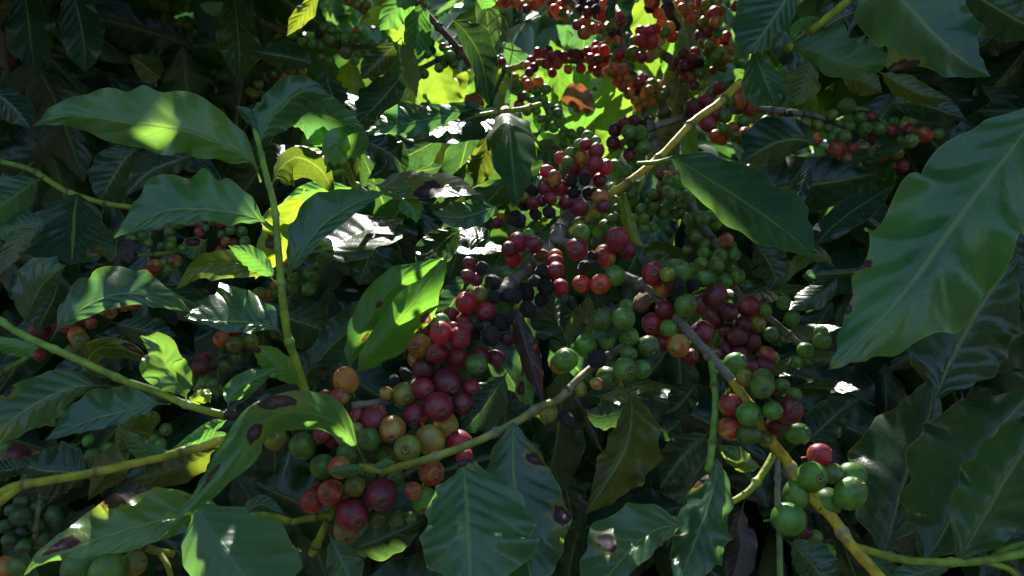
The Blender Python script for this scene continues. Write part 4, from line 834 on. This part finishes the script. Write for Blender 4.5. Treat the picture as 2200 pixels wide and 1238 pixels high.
# ------------------------------------------------------------------ lit leaves of the tree in the gap
rng = random.Random(5)
def hang(key, x, y, d, size, col, rng, droop=.8, nm='leaf', k=None):
    """one loose leaf seen at about (x, y), size in metres"""
    an = rng.gauss(math.pi / 2, droop); px = size * F / d
    dx, dy = math.cos(an), math.sin(an)
    b = (x - dx * px * .5, y - dy * px * .5); t = (x + dx * px * .5, y + dy * px * .5)
    m = (x + rng.uniform(-.08, .08) * px, y + rng.uniform(-.08, .08) * px)
    w = px * rng.uniform(.16, .22); dz = rng.uniform(-.35, .35) * size
    return leaf(key, [b, m, t], d - dz * .5, d + dz * .5, w, w, rng.uniform(-45, 5), rng.uniform(-45, 5), col, wave=rng.uniform(.1, .22), short=True)
LIT = [(1010,170),(1040,190),(960,175),(1150,210),(1190,180),(1230,170),(1270,190),(1260,250),(1220,260),(1180,250),(1290,210),(1240,225),(1390,60),(1420,90),(1440,150),(1500,200),(1390,150),(1110,200),
       (940,200),(900,215),(870,90),(850,60),(830,20),(760,210),(750,170),(730,260),(690,320),(620,330),(1290,260),(1300,290),(1240,290),(1150,270),(1690,180),(1720,200),(1670,160),(1790,200),(1830,195),(1640,215),(1960,265),(2000,262),(1760,230),(1560,250),(950,330),(1480,280)]
for x, y in LIT:
    hang('tree', x + rng.uniform(-12, 12), y + rng.uniform(-12, 12), rng.uniform(.9, 1.25), rng.uniform(.085, .12), rng.choice([(.05,.13,.03),(.07,.14,.03),(.045,.12,.035),(.04,.10,.03),(.085,.14,.03)]), rng)

for i in range(16):
    hang('tree', rng.uniform(1010, 1560), rng.uniform(0, 320), rng.uniform(1.1, 1.35), rng.uniform(.08, .11), rng.choice(['d', 'b', 'g', (.03,.08,.02)]), rng)
# ------------------------------------------------------------------ bushes that close the view between the branches
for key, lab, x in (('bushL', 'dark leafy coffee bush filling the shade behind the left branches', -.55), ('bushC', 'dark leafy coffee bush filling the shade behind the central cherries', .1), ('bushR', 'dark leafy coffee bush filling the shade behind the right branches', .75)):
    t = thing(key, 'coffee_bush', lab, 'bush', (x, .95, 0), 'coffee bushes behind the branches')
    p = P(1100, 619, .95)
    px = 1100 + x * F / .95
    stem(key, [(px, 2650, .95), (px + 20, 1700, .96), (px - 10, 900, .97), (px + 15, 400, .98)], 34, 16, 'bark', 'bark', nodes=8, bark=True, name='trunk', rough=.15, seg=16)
# targets the sun reaches through the leaves above: (x, y, d, radius)
SUNNY = [(332,222,.365,24),(310,262,.36,8),(790,485,.46,62),(715,515,.46,40),(620,455,.435,30),(565,530,.44,28),(570,590,.445,18),(1000,275,.53,70),(1090,255,.58,60),(1080,290,.56,40),(940,395,.5,36),(860,405,.5,30),
  (1290,335,.53,40),(1250,322,.53,20),(1222,338,.53,30),(440,1165,.285,45),(228,605,.355,22),(230,640,.35,12),(332,630,.36,22),(352,762,.342,8),(435,855,.36,25),(1022,510,.53,30),(985,60,.6,45),(1010,105,.6,35),(690,305,.43,35),(1193,560,.45,16),(1242,508,.44,14),
  (940,318,.57,30),(900,335,.57,22),(650,40,.6,40),(930,245,.53,25),(1500,240,.57,25),(1400,345,.54,25),(1450,305,.56,25),(1750,300,.73,18),(1720,655,.475,14),(770,420,.47,40),(975,350,.6,30),(400,140,.8,20)]
ZONES = [(1000,160,1.05,.16),(1230,200,1.05,.17),(1330,90,1.0,.17),(1480,180,1.0,.10),(1130,60,1.0,.16),(1250,240,.95,.12),(1150,210,.85,.10),(1380,170,.93,.12),(880,160,.9,.08),(940,190,.95,.10),(750,200,1.0,.05),(1690,180,1.05,.05),(1830,195,1.1,.05),(1960,265,1.0,.03),(1480,30,.95,.10),(1600,90,1.0,.05),(700,320,1.0,.05)]
GLINTS = [(1765,834,.72,15),(1722,716,.74,9),(1738,772,.70,8),(1405,838,.66,14),(1335,850,.66,12),(1665,628,.70,10),(388,150,.80,10),(1640,790,.66,8),(1010,530,.66,12),(640,330,.72,14),(735,215,.78,22),(1880,330,.72,8)]
LINES = [(P(x, y, d), r * d / F) for x, y, d, r in GLINTS] + [(P(x, y, d), r * d / F) for x, y, d, r in SUNNY] + [(P(x, y, d), r * .62 - .008) for x, y, d, r in ZONES]
def close_lines(p):
    near = []
    for q, r in LINES:
        v = p - q; t = v.dot(SUN)
        if t > .12 and (v - SUN * t).length < r + .085: near.append((q, r))
    return near
def shades_exactly(pts, near):
    for q, r in near:
        for p in pts:
            v = p - q
            if (v - SUN * v.dot(SUN)).length < r + .006: return True
    return False
def in_view(p, m=60):
    if p.y < .1: return False
    x = 1100 + p.x / p.y * F; y = 619 - (p.z - CZ) / p.y * F
    return -m < x < 2200 + m and -m < y < 1238 + m

def glare_leaf(key, x, y, d, L, col='d'):
    """a leaf lying so that it mirrors the sun"""
    c = P(x, y, d); n = ((CAM - c).normalized() + SUN).normalized()
    T = Vector((1, 0, .25 * rng.uniform(-1, 1))); T.y = -(n.x + T.z * n.z) / n.y; T.normalize(); T *= L / 2
    a = c - T; b = c + T; px = lambda q: (1100 + q.x / q.y * F, 619 - (q.z - CZ) / q.y * F)
    return leaf(key, [px(a), px(b)], a.y, b.y, 18, 18, 62, -62, col, cA=0, cB=0, wave=.05, short=True)
cand = []
for gy in range(-1, 21):
    for gx in range(-1, 35):
        x = gx * 66 + rng.uniform(-30, 30) + (33 if gy % 2 else 0); y = gy * 66 + rng.uniform(-30, 30)
        if 720 < x < 1640 and y < 345: continue
        if 1560 < x < 2080 and 150 < y < 300: continue
        cand.append((x, y, rng.uniform(.74, .94)))
def in_glint(x, y, d, m=.05):
    p = P(x, y, d)
    return any((v := p - q).dot(SUN) > -.02 and (v - SUN * v.dot(SUN)).length < r + m for q, r in LINES[:len(GLINTS)])
cand = [c for c in cand if not in_glint(*c)]
cand.sort(key=lambda c: c[2])
cnt = {'bushL': 0, 'bushC': 0, 'bushR': 0}; rest = {k: [] for k in cnt}
for x, y, d, r in GLINTS: glare_leaf('bushL' if x < 740 else 'bushC' if x < 1500 else 'bushR', x, y, d, .07)  # leaves added only to throw sun glints at the camera
for x, y, d in cand:
    k = 'bushL' if x < 740 else 'bushC' if x < 1500 else 'bushR'
    if cnt[k] < 96 and -60 < x < 2260 and -40 < y < 1280:
        cnt[k] += 1
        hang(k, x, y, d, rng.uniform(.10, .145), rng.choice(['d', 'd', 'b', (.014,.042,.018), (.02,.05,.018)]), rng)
    else: rest[k].append((x, y, d))

def quick_leaf(V, Fc, p, dr, nrm, L, W, sag):
    """light leaf of eight faces: folded, arched, pointed"""
    dr = dr.normalized(); s = dr.cross(nrm).normalized(); n = s.cross(dr).normalized()
    b = len(V)
    for t, wd in ((0, .06), (.25, .72), (.5, 1), (.75, .62), (1, .0)):
        c = p + dr * L * t - n * sag * L * t * t
        f = .28 * W * wd
        V += [c - s * W * wd + n * f, c, c + s * W * wd + n * f]
    for i in range(4):
        a = b + i * 3; Fc += [(a, a + 1, a + 4, a + 3), (a + 1, a + 2, a + 5, a + 4)]
def rvec(rng): 
    while True:
        v = Vector((rng.uniform(-1, 1), rng.uniform(-1, 1), rng.uniform(-1, 1)))
        if .1 < v.length < 1: return v.normalized()
WT = [r + .03 for q, r in LINES]
for key in rest:
    V = []; Fc = []; r2 = random.Random(hash(key) % 7 + 3 if False else {'bushL': 3, 'bushC': 4, 'bushR': 5}[key])
    o0 = THINGS[key].location
    # back layer in view
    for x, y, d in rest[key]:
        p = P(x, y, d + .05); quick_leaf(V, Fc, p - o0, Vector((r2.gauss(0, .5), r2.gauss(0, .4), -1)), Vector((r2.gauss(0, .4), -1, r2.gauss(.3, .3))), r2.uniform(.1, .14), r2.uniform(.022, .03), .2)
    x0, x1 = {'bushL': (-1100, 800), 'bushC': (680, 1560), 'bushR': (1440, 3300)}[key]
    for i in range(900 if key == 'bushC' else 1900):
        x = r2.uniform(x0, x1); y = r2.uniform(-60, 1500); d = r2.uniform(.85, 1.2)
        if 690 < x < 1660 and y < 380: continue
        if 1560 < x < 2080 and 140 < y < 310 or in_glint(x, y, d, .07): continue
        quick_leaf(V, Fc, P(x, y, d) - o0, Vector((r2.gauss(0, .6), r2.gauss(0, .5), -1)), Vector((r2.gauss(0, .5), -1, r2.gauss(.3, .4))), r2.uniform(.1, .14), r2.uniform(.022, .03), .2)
    # the crown overhead, out of the frame, that keeps the sun off
    n = 0; tries = 0
    cx0, cx1 = {'bushL': (-1.3, -.2), 'bushC': (-.3, .45), 'bushR': (.35, 1.4)}[key]
    while n < 3500 and tries < 20000:
        tries += 1
        p = Vector((r2.uniform(cx0, cx1), r2.uniform(.28, 2.3), r2.uniform(1.42, 2.15)))
        if key == 'bushC' and p.x > -.12: p.z = r2.uniform(2.0, 2.45)
        if in_view(p, 90): continue
        near = close_lines(p); b0 = len(V); f0 = len(Fc)
        dr = Vector((r2.gauss(0, 1), r2.gauss(0, 1), r2.gauss(-.25, .3)))
        quick_leaf(V, Fc, p - o0 - dr.normalized() * .05, dr, Vector((r2.gauss(0, .4), r2.gauss(.35, .4), 1)), r2.uniform(.09, .13), r2.uniform(.022, .03), .15)
        if near and shades_exactly([q + o0 for q in V[b0:]] + [(V[a] + V[c]) / 2 + o0 for a, b, c, d in Fc[f0:]], near): del V[b0:]; del Fc[f0:]
        else: n += 1
    # small unseen leaves added round the openings to stop stray sun
    for i in range(26000):
        q, r = r2.choices(LINES, WT)[0]; zz = r2.uniform(1.44, 2.1) if q.x < -.12 else r2.uniform(2.0, 2.45); t = (zz - q.z) / SUN.z
        X = SUN.cross(Vector((0, 0, 1))).normalized(); Y = SUN.cross(X); an = r2.uniform(0, 6.283); rr = r + r2.uniform(.008, .085)
        p = q + SUN * t + X * math.cos(an) * rr + Y * math.sin(an) * rr
        if t < .12 or not cx0 <= p.x < cx1 or in_view(p, 90): continue
        near = close_lines(p); b0 = len(V); f0 = len(Fc)
        dr = Vector((r2.gauss(0, 1), r2.gauss(0, 1), r2.gauss(-.2, .3)))
        quick_leaf(V, Fc, p - o0 - dr.normalized() * .025, dr, Vector((r2.gauss(0, .4), r2.gauss(.35, .4), 1)), r2.uniform(.045, .075), r2.uniform(.012, .019), .15)
        if near and shades_exactly([q + o0 for q in V[b0:]] + [(V[a] + V[c]) / 2 + o0 for a, b, c, d in Fc[f0:]], near): del V[b0:]; del Fc[f0:]
    # extra unseen leaves added overhead to keep sun off chosen leaves
    for gx0, gx1, gy0, gy1, d in ((1250,1420,850,1110,.48),(1690,1900,900,1100,.50),(760,970,540,800,.42),(410,600,610,720,.38),(560,790,840,1000,.35),(300,420,690,830,.342),(640,790,640,820,.44),(1440,1700,320,520,.47),(560,740,180,300,.41),(590,730,320,420,.42),(440,560,540,590,.38)):
        for gx in range(gx0, gx1, 36):
            for gy in range(gy0, gy1, 36):
                q = P(gx, gy, d); p = q + SUN * ((r2.uniform(1.6, 2.15) if q.x < -.12 else r2.uniform(2.05, 2.45)) - q.z) / SUN.z
                if not cx0 <= p.x < cx1 or in_view(p, 90): continue
                near = close_lines(p); b0 = len(V); f0 = len(Fc); dr = Vector((r2.gauss(0, 1), r2.gauss(0, 1), r2.gauss(-.2, .3))).normalized()
                quick_leaf(V, Fc, p - o0 - dr * .045, dr, Vector((r2.gauss(0, .3), .5 + r2.gauss(0, .3), 1)), r2.uniform(.08, .11), r2.uniform(.022, .03), .15)
                if near and shades_exactly([q + o0 for q in V[b0:]] + [(V[a] + V[c]) / 2 + o0 for a, b, c, d2 in Fc[f0:]], near): del V[b0:]; del Fc[f0:]
    # leaves added outside the frame at the bush ends to block side light
    for i in range(1100 if key != 'bushC' else 0):
        sx = -1 if key == 'bushL' else 1
        p = Vector((sx * r2.uniform(.55, 1.5), r2.uniform(-.1, 1.5), r2.uniform(.3, 2.1)))
        if in_view(p, 120) or close_lines(p): continue
        quick_leaf(V, Fc, p - o0, Vector((r2.gauss(0, .6), r2.gauss(0, .6), -.8)), Vector((-sx, r2.gauss(0, .5), r2.gauss(.3, .4))), r2.uniform(.1, .14), r2.uniform(.022, .03), .2)
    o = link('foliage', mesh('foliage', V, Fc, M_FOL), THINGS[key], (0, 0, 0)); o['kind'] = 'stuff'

# ------------------------------------------------------------------ neighbouring rows of coffee
def hedge_mesh(seed, n=5200, hw=1.0, h=2.0):
    r2 = random.Random(seed); V = []; Fc = []
    for i in range(n):
        a = r2.uniform(0, 6.283); z = r2.uniform(.1, 1); rr = math.sqrt(r2.uniform(.25, 1)) * (1.05 - .55 * z ** 2) * (1 + .25 * noise.noise(Vector((math.cos(a) * 2 + seed, math.sin(a) * 2, z * 4))))
        p = Vector((math.cos(a) * rr * hw, math.sin(a) * rr * hw * .75, z * h))
        out = Vector((math.cos(a), math.sin(a), 0))
        quick_leaf(V, Fc, p, out + Vector((r2.gauss(0, .5), r2.gauss(0, .5), r2.gauss(-.5, .4))), Vector((r2.gauss(0, .3), r2.gauss(0, .3), 1)) + out * .5, r2.uniform(.1, .15), r2.uniform(.022, .033), .3)
    return mesh('crown', V, Fc, M_FAR)
HM = [hedge_mesh(1), hedge_mesh(2)]
def trunk_mesh():
    V = []; Fc = []
    for i in range(9):
        for s in range(10):
            a = 6.283 * s / 10; r = .035 * (1 - i * .07); V.append(Vector((math.cos(a) * r + .02 * math.sin(i), math.sin(a) * r, i * .2)))
    for i in range(8):
        for s in range(10): b = i * 10; Fc.append((b + s, b + (s + 1) % 10, b + 10 + (s + 1) % 10, b + 10 + s))
    return mesh('trunk', V, Fc, M_BARK, vcol=[(.09, .07, .05)] * len(V))
TM = trunk_mesh()
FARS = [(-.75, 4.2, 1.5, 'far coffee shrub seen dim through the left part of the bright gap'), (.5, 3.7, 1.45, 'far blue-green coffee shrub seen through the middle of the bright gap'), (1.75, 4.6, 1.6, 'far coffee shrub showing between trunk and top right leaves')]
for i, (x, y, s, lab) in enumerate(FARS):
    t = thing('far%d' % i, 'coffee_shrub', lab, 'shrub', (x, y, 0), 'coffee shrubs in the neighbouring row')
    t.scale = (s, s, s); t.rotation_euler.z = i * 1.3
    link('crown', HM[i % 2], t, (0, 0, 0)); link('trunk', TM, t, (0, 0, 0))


# unseen coffee row added behind the camera to block low sky
V = []; Fc = []; r2 = random.Random(77)
for i in range(11000):
    p = Vector((r2.uniform(-5, 5), r2.uniform(-3.6, -2.7), r2.uniform(.05, 2.1) + .15 * math.sin(i)))
    quick_leaf(V, Fc, p, Vector((r2.gauss(0, .6), r2.gauss(.3, .6), -.7)), Vector((r2.gauss(0, .5), 1, r2.gauss(.5, .4))), r2.uniform(.14, .2), r2.uniform(.035, .05), .3)
o = link('shading_hedge', mesh('shading_hedge', V, Fc, M_FAR)); o['kind'] = 'stuff'
